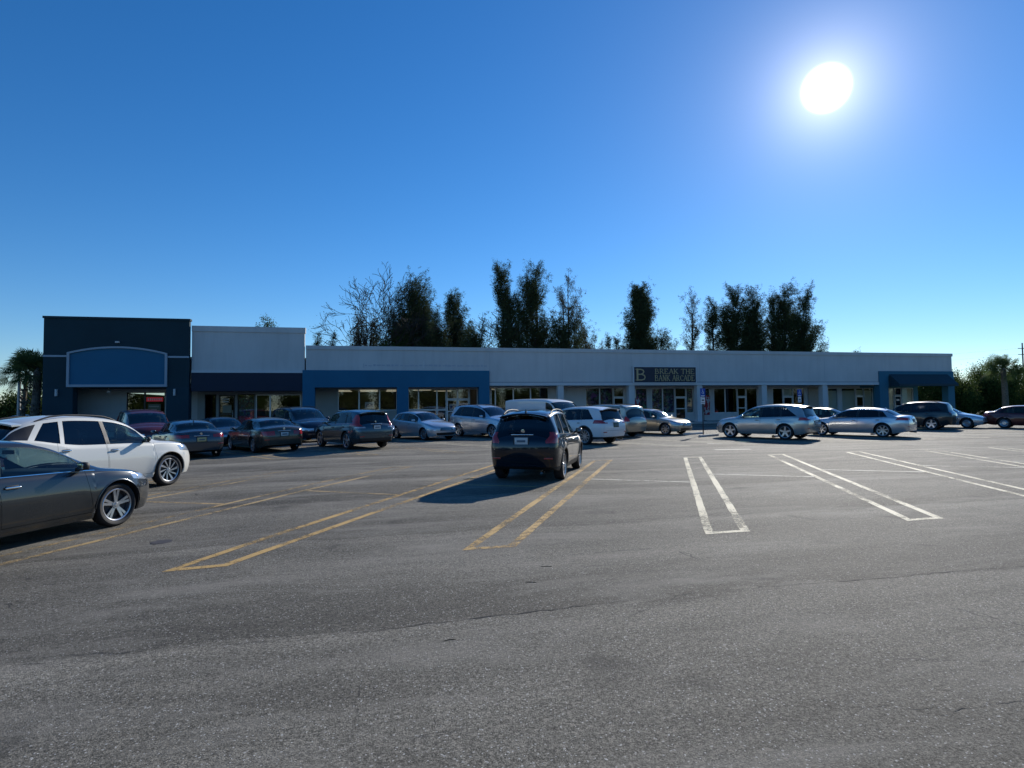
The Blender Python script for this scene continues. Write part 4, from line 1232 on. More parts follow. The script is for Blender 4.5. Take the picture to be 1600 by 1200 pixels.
    raw = region(pf, lambda f: f[S.lay] == 100, .004)
    if raw: centre('lower_intake', inset(raw, -.015), GRL)
    # --- dark lower bumper and sills
    if cladding:
        zt = .36 * sh
        raw = region(lambda g: [plane(S, 0, 0, 1, zt - g)], lambda f: f[S.lay] < 0 or f[S.lay] >= 100, .002)
        if raw:
            for isl in islands(inset(raw, .004)):
                if min(v.x for v in isl[0]) < 1e-3: centre('bumper_cladding', isl, BLKP)
                else: both('sill_cladding', isl, BLKP)
    elif a.get('rear_black'):
        zt = a['rear_black'] * sh
        raw = region(lambda g: [plane(S, 0, 0, 1, zt - g), plane(S, 0, -1, 0, -(L - .55))], lambda f: f[S.lay] < 0 or f[S.lay] == 200, .002)
        if raw: centre('rear_bumper_valance', inset(raw, .003), BLKP)
    # --- bonnet line and boot/tailgate line
    def seam_strip(planes, filt):
        fs = carve(S, planes, filt)
        if fs: seals.append(grab(S, fs, -.012, True))
    sh0 = a['shield'][0] * sl - .03
    seam_strip([plane(S, 0, -1, 0, -(sh0)), plane(S, 0, 1, 0, sh0 + .010)], lambda f: 4 <= f[S.lay] <= 8 and f.calc_center_median().y > 0)
    if kind in ('sedan',):
        b1 = a['back'][1] * sl + .03
        seam_strip([plane(S, 0, -1, 0, -b1), plane(S, 0, 1, 0, b1 + .008)], lambda f: 2 <= f[S.lay] <= 8 and f.calc_center_median().y < 0)
    zg = a.get('gate', .62) * sh
    seam_strip([plane(S, 0, 0, -1, -zg), plane(S, 0, 0, 1, zg + .009), plane(S, 1, 0, 0, .60 * W / 1.83)], lambda f: f[S.lay] == 200)
    zh = a.get('hoodline', .655) * sh
    # --- doors
    for (s0, s1, m0, m1) in a['doors']:
        s0, s1 = s0 * sl, s1 * sl; zz = S.zb((s0 + s1) / 2); zd = S.zl((s0 + s1) / 2) + .10
        if cladding: zd = max(zd, .36 * sh + .03)
        def pf(g, s0=s0, s1=s1, zz=zz, m0=m0, m1=m1, zd=zd):
            return [plane(S, 0, -1, m0, -(s0 + g) + m0 * zz), plane(S, 0, 1, -m1, s1 - g - m1 * zz), plane(S, 0, 0, -1, -(zd + g))]
        raw = region(pf, lambda f: f[S.lay] <= 0 and f.calc_center_median().x > .3, .0055)
        if raw:
            ds = both('door', raw, paint)
            hs = s1 - .16; hz = S.zb(hs) - .125
            hit = S.bvh.ray_cast(Vector((3, S.Y0 - hs, hz)), Vector((-1, 0, 0)))
            if hit[0]:
                for o_, sg_ in zip(ds, (1, -1)):
                    hb = rbox(sg_ * (hit[0].x + .022), S.Y0 - hs, hz, .022, .19, .030, .010)
                    bm_obj(hb, 'handle', CHR if handles == 'chrome' else paint if handles == 'body' else BLKP, o_)
                    hb = rbox(sg_ * (hit[0].x + .002), S.Y0 - hs, hz, .012, .15, .055, .005)
                    bm_obj(hb, 'handle_recess', BLKP, o_)
    # --- what is left is the painted body
    body_raw = grab(S, list(S.bm.faces), 0.0, False)
    centre('body', body_raw, paint)
    if seals:
        vs, ns, fs = [], [], []
        for r_ in seals:
            b = len(vs); vs += r_[0]; ns += r_[1]; fs += [[i + b for i in f] for f in r_[2]]
        centre('panel_seal', (vs, ns, fs), BLKP)
    # --- underbody with wheel wells
    ub = MB(); st = S.st; rows = []
    for s in st:
        z = S.bottom(s); x = S.side_x(s, z); y = S.deform(0, s, z).y
        y2 = S.deform(x, s, z).y
        xin = max(x - .30, .2)
        rows.append([(x - .002, y2, z + .001), (xin, y2, z + .012), (0, y, z + .012), (-xin, y2, z + .012), (-x + .002, y2, z + .001)])
    vs = [p for r_ in rows for p in r_]
    ub.add(vs, [(5 * j + k, 5 * j + k + 1, 5 * j + 6 + k, 5 * j + 5 + k) for j in range(len(st) - 1) for k in range(4)])
    ub.build('underbody', UND, root)
    # --- arch lips
    for c in S.wheels_s:
        for sg_ in (1, -1):
            al = MB(); n = 22; ring = []
            w_ = .055 if cladding else .012
            for i in range(n + 1):
                t = math.pi * i / n
                for rad, off in ((S.ra - .004, -.012), (S.ra - .004, .008), (S.ra + w_ * .5, .014 if cladding else .007), (S.ra + w_, .004)):
                    s = c + rad * math.cos(t); z = S.r + rad * math.sin(t)
                    z = min(z, S.zb(s) - .01)
                    ring.append((sg_ * (S.side_x(s, z) + off), S.Y0 - s, z))
            fs = []
            for i in range(n):
                for k in range(3):
                    q_ = (4 * i + k, 4 * i + k + 1, 4 * i + 5 + k, 4 * i + 4 + k); fs.append(q_ if sg_ > 0 else q_[::-1])
            al.add(ring, fs); al.build('wheel_arch', BLKP if cladding else (lip or paint), root, 60)
    # --- wheels
    tym, rmm, bkm = wheel_meshes(S.r, .225 if kind != 'sedan' else .215, wheels)
    for c in S.wheels_s:
        for sg_ in (1, -1):
            wx = S.side_x(c, S.r + S.ra) - .135
            wh = empty('wheel', (sg_ * wx, S.Y0 - c, S.r), 0.0 if sg_ > 0 else math.pi, root)
            link('tyre', tym, None, wh); link('rim', rmm, None, wh); link('brake_disc', bkm, None, wh)
    # --- mirrors
    ms = a['win'][0][0] * sl + .22; mz = S.zb(ms) + .075
    mx = S.side_x(ms, S.zb(ms) - .02)
    for sg_ in (1, -1):
        b = rbox(sg_ * (mx + .10), S.Y0 - ms + .02, mz + .01, .185, .11, .115, .048, Matrix.Rotation(-sg_ * .18, 3, 'Z'))
        mo = bm_obj(b, 'side_mirror', mirror or paint, root)
        st_ = rbox(sg_ * (mx + .01), S.Y0 - ms + .03, mz - .035, .10, .07, .05, .015); bm_obj(st_, 'mirror_stalk', BLKP, mo)
        gl_ = rbox(sg_ * (mx + .105), S.Y0 - ms - .036, mz + .01, .135, .006, .075, .002, Matrix.Rotation(-sg_ * .18, 3, 'Z')); bm_obj(gl_, 'mirror_glass', CHR, mo)
    # --- cabin
    cz = S.zb(2.0 * sl)
    xs = W * .21; ys = S.Y0 - (a['win'][0][1] * sl - .12)
    def seat_obj(x, y, w_, h_, nm='seat'):
        b = rbox(x, y, cz - .02 + h_ * .32 - .10, w_, .13, h_ * .95 + .30, .05, None)
        o_ = bm_obj(b, nm, seat, root)
        if nm == 'seat':
            b = rbox(x, y - .02, cz + h_ * .80 + .07, .25, .09, .17, .04); bm_obj(b, 'headrest', seat, o_)
    hseat = min(.42, (H - cz) * .62)
    for sg_ in (1, -1): seat_obj(sg_ * xs, ys, .48, hseat)
    if len(a['win']) > 1:
        seat_obj(0, ys - .95 * sl, W * .62, hseat * .9, 'rear_seat')
        for sg_ in (1, -1):
            b = rbox(sg_ * xs, ys - .97 * sl, cz + hseat * .75 + .05, .24, .09, .14, .04); bm_obj(b, 'headrest', seat, root)
    db = rbox(0, S.Y0 - (a['shield'][0] * sl + .42), cz - .06, W * .74, .5, .16, .05); bm_obj(db, 'dashboard', BLKP, root)
    tb = MB(); tb.box(-W * .40, W * .40, S.Y0 - L + .7, S.Y0 - a['shield'][0] * sl, .30, .36); tb.build('cabin_floor', UND, root)
    sw_ = MB(); ring = []
    for i in range(21):
        t = 2 * math.pi * i / 20; ring.append((-xs + .18 * math.cos(t), S.Y0 - (a['shield'][0] * sl + .72) - .06 * math.sin(t), cz + .06 + .17 * math.sin(t)))
    sw_.tube(ring, [.014] * 21, 6, False); sw_.build('steering_wheel', BLKP, root, 60)
    b = rbox(0, S.Y0 - a['shield'][1] * sl + .08, S.zc(a['shield'][1] * sl) - .16, .22, .03, .06, .012); bm_obj(b, 'rear_view_mirror', BLKP, root)
    # --- roof rails, antenna, spoiler
    if rails:
        for sg_ in (1, -1):
            P_ = []
            s_a, s_b = (a['shield'][1] + .12) * sl, (a['back'][0] - .25) * sl
            for i in range(13):
                t = i / 12; s = s_a + (s_b - s_a) * t; hit = S.bvh.ray_cast(Vector((W * .335, S.Y0 - s, 4)), Vector((0, 0, -1)))
                lift = .048 * min(1, 7 * t, 7 * (1 - t))
                P_.append((sg_ * W * .335, S.Y0 - s, hit[0].z + .004 + lift))
            ro = MB().tube(P_, [.016] * 13, 8).build('roof_rail', rails if not isinstance(rails, bool) else BLKP, root, 50)
    if kind in ('suv', 'minivan', 'hatch') and plate:
        sB_ = a['back'][1] * sl - .03; hit = S.bvh.ray_cast(Vector((0.001, S.Y0 - sB_ - .02, 4)), Vector((0, 0, -1)))
        if hit[0]:
            p_ = hit[0]; wp = MB().tube([(0, p_.y - .02, p_.z + .01), (-.10, p_.y + .02, p_.z + .06), (-.36, p_.y + .035, p_.z + .10)], [.014, .008, .006], 6); wp.build('rear_wiper', BLKP, root, 40)
    if antenna:
        hit = S.bvh.ray_cast(Vector((0.0, S.Y0 - (a['back'][0] * sl - .18), 4)), Vector((0, 0, -1)))
        fin = MB().add([(-.02, hit[0].y + .09, hit[0].z - .01), (.02, hit[0].y + .09, hit[0].z - .01), (.025, hit[0].y - .06, hit[0].z - .01), (-.025, hit[0].y - .06, hit[0].z - .01), (0, hit[0].y - .05, hit[0].z + .07)], [(0, 1, 4), (1, 2, 4), (2, 3, 4), (3, 0, 4)])
        fin.build('roof_antenna', paint, root)
    if spoiler:
        s = a['back'][0] * sl + .02; pts_ = []
        sp_ = MB(); n = 12; vs = []
        for i in range(n + 1):
            x = (i / n * 2 - 1) * W * .33; hit = S.bvh.ray_cast(Vector((abs(x), S.Y0 - s + .06, 4)), Vector((0, 0, -1))); z = hit[0].z
            vs += [(x, S.Y0 - s + .08, z + .006), (x, S.Y0 - s - .13, z + .002), (x, S.Y0 - s - .12, z - .03), (x, S.Y0 - s + .06, z - .02)]
        sp_.add(vs, [(4 * i + k, 4 * i + (k + 1) % 4, 4 * i + 4 + (k + 1) % 4, 4 * i + 4 + k) for i in range(n) for k in range(4)] + [(0, 1, 2, 3), (4 * n + 3, 4 * n + 2, 4 * n + 1, 4 * n)])
        sp_.build('roof_spoiler', paint, root, 40)
    # --- number plate, exhaust, badge bar
    if plate:
        zp = a.get('plate_z', .80) * sh
        hit = S.bvh.ray_cast(Vector((0.001, S.Y0 - L - 1, zp)), Vector((0, 1, 0)))
        if hit[0]:
            b = rbox(0, hit[0].y - .014, zp, .305, .012, .152, .004); po_ = bm_obj(b, 'number_plate', plate, root)
            b = rbox(0, hit[0].y - .0215, zp - .005, .20, .003, .05, .001); bm_obj(b, 'plate_emboss', mat('plate_ink', (0.12, 0.16, 0.2), 0.6), po_)
            b = rbox(0, hit[0].y - .006, zp, .36, .012, .20, .004); bm_obj(b, 'plate_recess', BLKP, root)
            zb_ = zp + .135
            hit = S.bvh.ray_cast(Vector((0.001, S.Y0 - L - 1, zb_)), Vector((0, 1, 0)))
            if hit[0] and a.get('bar', True):
                b = rbox(0, hit[0].y - .012, zb_, .52, .022, .024, .008); bm_obj(b, 'tailgate_bar', CHR if a.get('barchrome', True) else paint, root)
        for sg_ in (1, -1):
            hit = S.bvh.ray_cast(Vector((W * .36, S.Y0 - L - 1, .56 * sh)), Vector((0, 1, 0)))
            if hit[0]:
                rf = rbox(sg_ * W * .36, hit[0].y - .004, .56 * sh, .20, .012, .035, .005, Matrix.Rotation(sg_ * .22, 3, 'Z')); bm_obj(rf, 'rear_reflector', TLM, root)
        hit = S.bvh.ray_cast(Vector((0.001, S.Y0 - L - 1, zp + .215)), Vector((0, 1, 0)))
        if hit[0]:
            em = MB().lathe([(0, .0005), (0, .04), (.012, .045), (.014, .0005)], 16); em.v = [(y, -x, z) for x, y, z in em.v]
            em.v = [(x, y + hit[0].y - .004, z + zp + .215) for x, y, z in em.v]; em.build('emblem', CHR, root, 40)
        if skid:
            P0 = []
            for i in range(11):
                x = (i / 5 - 1) * W * .26
                r_ = [S.bvh.ray_cast(Vector((abs(x), S.Y0 - L - 1, z)), Vector((0, 1, 0))) for z in ((.36 + .05 * (1 - (i / 5 - 1) ** 4)) * sh, .30 * sh)]
                P0 += [(x, r_[0][0].y - .012, r_[0][0].z), (x, r_[1][0].y - .014, r_[1][0].z)]
            sk = MB().add(P0, [(2 * i, 2 * i + 1, 2 * i + 3, 2 * i + 2) for i in range(10)]); sk.build('skid_plate', skid, root, 40)
        ex = MB().tube([(W * .27, S.Y0 - L + .35, .25), (W * .27, S.Y0 - L + .06, .235)], [.03, .032], 12); ex.build('exhaust', CHR, root, 40)
    S.bm.free()
    return root, S
# ------------------------------------------------------------------ the parked cars
HN, HA, HF = 28.0, -29.0, 151.0       # nose away along the near stalls / away along the far stalls / facing the camera
def centre_from(wheel, pos, heading, kind, L, W, over={}):
    a = dict(ARCH[kind]); a.update(over); hw = a['wb'] * L / a['L'] / 2; hx, hy = math.sin(R(heading)), math.cos(R(heading))
    sy = 1 if wheel[1] == 'F' else -1; sx_ = 1 if wheel[0] == 'R' else -1; lat = W / 2 - .06
    return (pos[0] - sy * hw * hx - sx_ * lat * hy, pos[1] - sy * hw * hy + sx_ * lat * hx)
P_GREY = paint_mat('paint_graphite', (0.045, 0.050, 0.054), .55, .24)
P_PEARL = paint_mat('paint_pearl_white', (0.72, 0.71, 0.65), .0, .35)
P_NAVY = paint_mat('paint_black_navy', (0.005, 0.008, 0.015), .0, .25, .003)
P_SLATE = paint_mat('paint_slate', (0.075, 0.088, 0.105), .6, .24)
P_BRON = paint_mat('paint_bronze', (0.115, 0.098, 0.078), .55, .24)
P_TEAL = paint_mat('paint_teal_grey', (0.06, 0.10, 0.125), .6, .24)
P_WHITE = paint_mat('paint_white', (0.78, 0.78, 0.77), .0, .35)
P_SILB = paint_mat('paint_warm_silver', (0.52, 0.51, 0.48), .65, .24)
P_SIL = paint_mat('paint_silver', (0.62, 0.63, 0.65), .65, .24)
P_BLK = paint_mat('paint_black', (0.009, 0.009, 0.011), .0, .3)
P_DKBL = paint_mat('paint_dark_blue', (0.012, 0.02, 0.04), .3, .32)
P_MAR = paint_mat('paint_maroon', (0.11, 0.013, 0.010), .2, .33)
P_GOLD = paint_mat('paint_champagne', (0.44, 0.40, 0.32), .6, .24)
P_DKGR = paint_mat('paint_dark_green', (0.012, 0.022, 0.024), .3, .33)
P_LTSIL = paint_mat('paint_pale_silver', (0.60, 0.61, 0.62), .5, .24)

av = dict(hl=dict(x=.42, z0=.60, z1=.705, m=.15, s1=.62), fo=.88, wb=2.82, shield=(1.07, 1.9), win=[(1.30, 2.50, .78, .06), (2.58, 3.55, .06, -.25), (3.60, 3.95, -.25, -.85)], doors=[(1.40, 2.54, .18, .06), (2.56, 3.65, .06, -.1)],
    zc=[(0, .70), (.12, .755), (.45, .85), (.82, .925), (1.0, .965), (1.1, 1.01), (1.87, 1.385), (2.15, 1.435), (2.7, 1.46), (3.2, 1.45), (3.6, 1.40), (3.85, 1.345), (4.30, 1.115), (4.42, 1.085), (4.65, 1.08), (4.82, 1.06), (4.9, 1.02)])
make_car('sedan', 'sedan', 4.96, 1.46, 1.84, P_GREY, centre_from('RF', (-3.93, 10.24), HN, 'sedan', 4.96, 1.84, av), HN,
         'graphite grey sedan cut off by the left edge of the picture', 'car', wheels='twin5', over=av, glass=(CGL, CGL, CGL), handles='chrome', seat=SEATB, chrome_dlo=True, mirror=BLKP)
mu = dict(cblack=False, dblack=(4.02, 4.4, -.9, -.9), back=(3.98, 4.46),
    zc=[(0, .80), (.08, .88), (.35, .98), (.8, 1.05), (1.12, 1.09), (1.22, 1.13), (1.92, 1.53), (2.2, 1.61), (2.7, 1.665), (3.1, 1.68), (3.6, 1.64), (3.9, 1.585), (4.0, 1.55), (4.45, 1.29), (4.58, 1.18), (4.66, 1.08), (4.7, 1.0)], fo=.94, wb=2.83, r=.375, ra=.44, roofw=.655, flare=.02,
    zb=[(0, .74), (.3, .87), (.8, .96), (1.3, 1.0), (2.2, 1.03), (3.0, 1.06), (3.5, 1.13), (4.0, 1.22), (4.35, 1.24), (4.55, 1.12), (4.7, .95)],
    hl=dict(x=.46, z0=.70, z1=.84, m=.14, s1=.66), gr=dict(x=.34, z0=.52, z1=.80), win=[(1.42, 2.40, .8, .05), (2.48, 3.36, .05, -.2), (3.42, 3.95, -.2, -.9)])
make_car('crossover', 'suv', 4.9, 1.78, 1.915, P_PEARL, centre_from('RF', (-4.94, 15.72), HN, 'suv', 4.9, 1.915, mu), HN,
         'pearl white crossover with black roof rails and dark twisted-spoke wheels beside the graphite sedan', 'car', wheels='twist10', over=mu, glass=(CGL, CGD, CGD), rails=BLKP, handles='chrome', lip=BLKP, spoiler=True, mirror=BLKP)
en = dict(fo=.86, wb=2.78, r=.345, ra=.40, plate_z=.96, gate=.60, tl=dict(x=.60, z0=.90, z1=1.16, d=.32, sl=.35), roofw=.66, tail=(.12, .66, .09), barchrome=True)
make_car('crossover', 'suv', 4.28, 1.66, 1.67, P_NAVY, centre_from('RR', (4.27, 13.23), HN, 'suv', 4.28, 1.67, en), HN,
         'black crossover alone in a yellow stall, its tail towards the camera', 'car', wheels='multi', over=en, glass=(CGL, CGD, CGD), cladding=True, plate=PLT, antenna=True, spoiler=True, rails=BLKP, mirror=BLKP, skid=mat('skid_silver', (.35, .36, .38), .4, metal=.4), chrome_dlo=True)
fu = dict(plate_z=.74, tl=dict(x=.40, z0=.80, z1=.93, d=.42, sl=.5), gate=.60)
make_car('sedan', 'sedan', 4.87, 1.47, 1.85, P_SLATE, centre_from('RR', (-6.2, 25.3), HA, 'sedan', 4.87, 1.85, fu), HA,
         'slate grey sedan seen from behind, just past the white crossover\'s nose', 'car', 'cars parked tail outward in the far stalls', wheels='seven', over=fu, plate=PLY, antenna=True)
bo = dict(plate_z=.76, tl=dict(x=.36, z0=.72, z1=.90, d=.3, sl=.2), gate=.66, fo=1.0, wb=2.85, r=.325, ra=.375)
make_car('sedan', 'sedan', 5.15, 1.43, 1.88, P_BRON, centre_from('LR', (-4.96, 25.7), HA, 'sedan', 5.15, 1.88, bo), HA,
         'bronze older sedan seen from behind with red tail lights in its boot lid', 'car', 'cars parked tail outward in the far stalls', wheels='six', over=bo, plate=PLT)
cr = dict(plate_z=.93, tl=dict(x=.56, z0=.98, z1=1.46, d=.52, sl=.55), gate=.68, tl2=dict(x=.52, z0=.90, z1=.97, d=.36, mat=TLW), rear_black=.48)
make_car('crossover', 'suv', 4.53, 1.65, 1.82, P_TEAL, centre_from('LR', (-1.25, 25.2), HA, 'suv', 4.53, 1.82, cr), HA,
         'teal grey crossover with tall tail lights in its rear pillars, seen from behind', 'car', 'cars parked tail outward in the far stalls', wheels='five', over=cr, plate=PLT, glass=(CGL, CGL, CGD), spoiler=True, chrome_dlo=True)
so = dict(plate_z=.86, tl=dict(x=.50, z0=.93, z1=1.08, d=.50, sl=.5), gate=.62, r=.37, ra=.43, fo=.92, wb=2.75)
make_car('crossover', 'suv', 4.76, 1.69, 1.89, P_WHITE, centre_from('LR', (8.84, 24.22), HA, 'suv', 4.76, 1.89, so), HA,
         'white crossover with black lower trim parked just beyond the black crossover', 'car', 'cars parked tail outward in the far stalls', wheels='multi', over=so, plate=mat('plate_green', (0.10, 0.16, 0.12), .5), glass=(CGL, CGD, CGD), cladding=True, spoiler=True)
rx = dict(win=[(1.45, 2.44, .8, .05), (2.52, 3.42, .05, -.12), (3.48, 4.2, -.12, -1.35)], fo=.93, wb=2.70, roofw=.66, tl=dict(x=.5, z0=.92, z1=1.06, d=.42, sl=.4), r=.37, ra=.425)
make_car('crossover', 'suv', 4.77, 1.69, 1.885, P_SILB, centre_from('LR', (18.72, 23.95), HA, 'suv', 4.77, 1.885, rx), HA,
         'warm silver crossover with dark rear glass, side-on beside the blue disabled parking sign', 'car', 'cars parked tail outward in the far stalls', wheels='five', over=rx, plate=PLT, glass=(CGL, CGD, CGD), antenna=True, spoiler=True)
az = dict(tl=dict(x=.45, z0=.84, z1=.97, d=.5, sl=.9), fo=.94, wb=2.82, r=.345, ra=.40)
make_car('sedan', 'sedan', 4.95, 1.47, 1.86, P_SIL, centre_from('LR', (24.2, 23.9), HA, 'sedan', 4.95, 1.86, az), HA,
         'bright silver sedan side-on with many-spoked alloys, behind the warm silver crossover', 'car', 'cars parked tail outward in the far stalls', wheels='seven', over=az, plate=PLT, glass=(CGD, CGD, CGD), antenna=True, chrome_dlo=True)
# second line, most of them nose towards the camera
G2 = 'cars in the stalls nearest the shops'
make_car('pickup_suv', 'suv', 5.0, 1.86, 1.98, P_MAR, (-11.0, 31.6), HF, 'maroon sport utility half hidden behind the slate grey sedan', 'car', G2, wheels='five', over=dict(roofw=.72))
make_car('sedan', 'sedan', 4.75, 1.46, 1.80, P_DKBL, (-7.45, 31.4), HF, 'dark blue sedan facing out between the slate and bronze sedans', 'car', G2, wheels='seven')
make_car('sport_utility', 'suv', 4.9, 1.84, 1.96, P_DKBL, (-3.75, 32.0), HF, 'dark blue sport utility facing out behind the bronze sedan', 'car', G2, wheels='five', over=dict(roofw=.73), rails=BLKP)
make_car('sedan', 'sedan', 4.7, 1.44, 1.79, P_BLK, (-0.75, 31.5), HF, 'black sedan facing out behind the teal grey crossover', 'car', G2, wheels='multi')
make_car('hatchback', 'hatch', 4.4, 1.49, 1.77, P_LTSIL, (2.35, 31.5), HF, 'pale silver hatchback facing out right of the teal grey crossover', 'car', G2, wheels='multi')
make_car('crossover', 'suv', 5.1, 1.80, 2.0, P_SIL, (6.0, 32.0), HF, 'large silver crossover facing out in front of the blue portal doors', 'car', G2, wheels='six', glass=(CGD, CGD, CGD), rails=BLKP)
make_car('cargo_van', 'van', 5.7, 2.10, 2.02, P_WHITE, (9.7, 32.3), HF, 'white windowless cargo van rising behind the black crossover', 'van', G2, wheels='steel', handles='black')
tc = dict(plate_z=.80, tl=dict(x=.68, z0=.86, z1=1.12, d=.26, sl=0.), gate=.60)
make_car('minivan', 'minivan', 5.1, 1.75, 1.98, P_GOLD, (12.04, 30.5), HA, 'champagne minivan seen from behind, next to the white crossover', 'minivan', G2, wheels='seven', over=tc, glass=(CGL, CGD, CGD), rails=BLKP)
make_car('sedan', 'sedan', 4.82, 1.46, 1.80, P_GOLD, (15.74, 31.5), HF, 'beige sedan facing out under the arcade sign', 'car', G2, wheels='seven')
make_car('sedan', 'sedan', 4.8, 1.45, 1.80, P_LTSIL, (24.3, 31.0), HF, 'pale silver sedan showing only its windscreen behind the warm silver crossover', 'car', G2, wheels='seven')
make_car('sedan', 'sedan', 4.7, 1.40, 1.79, P_BLK, (27.6, 31.2), HF, 'black sedan almost hidden behind the bright silver sedan', 'car', G2, wheels='seven')
bs = dict(fo=.85, wb=2.72, tl=dict(x=.62, z0=.98, z1=1.22, d=.2, sl=0.), r=.355, ra=.42)
make_car('sport_utility', 'suv', 4.55, 1.74, 1.86, P_DKGR, (33.0, 30.5), HA, 'dark green sport utility side-on in front of the awning', 'car', G2, wheels='five', over=bs, glass=(CGD, CGD, CGD), rails=BLKP, cladding=True)
make_car('sedan', 'sedan', 4.75, 1.45, 1.79, P_SIL, (36.5, 31.2), HF, 'silver blue sedan facing out behind the dark green sport utility', 'car', G2, wheels='steel')
make_car('sedan', 'sedan', 4.6, 1.44, 1.76, P_MAR, (39.5, 27.9), HF, 'maroon sedan cut off by the right edge of the picture', 'car', G2, wheels='steel')
# cars far off beyond the palms
G3 = 'cars far off beyond the palms'
make_car('sedan', 'sedan', 4.7, 1.45, 1.8, P_BLK, (-39.5, 66.0), 95, 'black sedan far off left of the palms', 'car', G3)
make_car('sedan', 'sedan', 4.7, 1.45, 1.8, P_SLATE, (-33.5, 67.0), 95, 'slate sedan far off right under the palm crowns', 'car', G3)
make_car('hatchback', 'hatch', 4.4, 1.48, 1.78, P_DKBL, (-28.3, 64.0), 95, 'dark hatchback far off beside the navy tower', 'car', G3)

# ------------------------------------------------------------------ wheel stops
WST = mat('wheel_stop_concrete', (0.55, 0.53, 0.48), .85, var=.15, vscale=6, bump=.3, bscale=60)
def wheel_stop(x, y, head, label):
    mb = MB(); l = .92
    prof = [(-.085, 0), (.085, 0), (.07, .085), (.04, .115), (-.04, .115), (-.07, .085)]
    vs = [(sx_ * l, py, pz) for sx_ in (-1, 1) for py, pz in prof]
    n = 6
    mb.add(vs, [tuple(range(n))[::-1], tuple(range(n, 2 * n))] + [(i, (i + 1) % n, n + (i + 1) % n, n + i) for i in range(n)])
    o = mb.build('wheel_stop', WST, loc=(x, y, gz(x, y)), rotz=-R(head), bevel=.012)
    tag(o, label, 'wheel stop', 'concrete wheel stops of the far stalls')
for x, y, lb in ((17.05, 27.75, 'concrete wheel stop under the nose of the warm silver crossover'), (22.35, 27.3, 'concrete wheel stop under the nose of the bright silver sedan'),
                 (20.35, 26.35, 'concrete wheel stop in the gap between the two silver cars'), (26.4, 26.4, 'concrete wheel stop past the tail of the bright silver sedan'),
                 (7.6, 28.2, 'concrete wheel stop in front of the white crossover'), (-2.6, 28.9, 'concrete wheel stop in front of the teal grey crossover'),
                 (-6.4, 28.9, 'concrete wheel stop in front of the bronze sedan')):
    wheel_stop(x, y, HA, lb)
for x, y, lb in ((17.3, 29.75, 'concrete wheel stop under the nose of the beige sedan'), (10.9, 29.4, 'concrete wheel stop under the nose of the white cargo van'),
                 (7.7, 29.5, 'concrete wheel stop under the nose of the large silver crossover')):
    wheel_stop(x, y, HF, lb)

# ------------------------------------------------------------------ disabled parking signs
SBL = mat('sign_blue', (0.01, 0.06, 0.36), .5); SWH = mat('sign_white', (.75, .75, .75), .5); PST = mat('post_dark_steel', (.03, .03, .032), .6, metal=.4)
def parking_sign(x, y, label, zt=2.58):
    root = empty('disabled_parking_sign', (x, y, gz(x, y)), 0.0)
    tag(root, label, 'sign', 'disabled parking signs')
    MB().tube([(0, 0, -.05), (0, 0, zt)], [.03, .03], 8).build('post', PST, root, 40)
    MB().box(-.155, .155, -.045, -.036, zt - .47, zt + .0).build('sign_panel', SBL, root)
    w = MB(); yy = -.0455
    # wheelchair symbol: head, back, seat, leg, wheel
    def disc(cx, cz, r0, r1, a0, a1, n=18):
        b = []
        for i in range(n + 1):
            t = a0 + (a1 - a0) * i / n; b += [(cx + r0 * math.cos(t), yy - .003, cz + r0 * math.sin(t)), (cx + r1 * math.cos(t), yy - .003, cz + r1 * math.sin(t))]
        w.add(b, [(2 * i, 2 * i + 1, 2 * i + 3, 2 * i + 2) for i in range(n)])
    zc_ = zt - .2
    disc(-.015, zc_ + .12, .001, .022, 0, 2 * math.pi)
    disc(-.005, zc_ - .035, .055, .072, R(150), R(400))
    w.box(-.024, -.002, yy - .004, yy, zc_ - .02, zc_ + .09); w.box(-.003, .06, yy - .0043, yy, zc_ - .02, zc_ + .0); w.box(.042, .062, yy - .0046, yy, zc_ - .10, zc_ - .015); w.box(.0, .05, yy - .0049, yy, zc_ + .035, zc_ + .052)
    w.box(-.115, .115, yy - .004, yy, zt - .42, zt - .385); w.box(-.09, .09, yy - .004, yy, zt - .455, zt - .432)
    w.build('symbol', SWH, root)
    MB().box(-.125, .125, -.045, -.036, zt - .86, zt - .50).build('fine_plate', SWH, root)
    MB().box(-.07, .07, -.0485, -.0455, zt - .70, zt - .62).box(-.09, .09, -.0485, -.0455, zt - .80, zt - .77).build('fine_print', mat('grey_ink', (.12, .12, .14), .7), root)
parking_sign(17.45, 28.94, 'blue disabled parking sign on a dark post left of the warm silver crossover')
parking_sign(27.1, 33.2, 'blue disabled parking sign whose post is hidden behind the warm silver crossover')

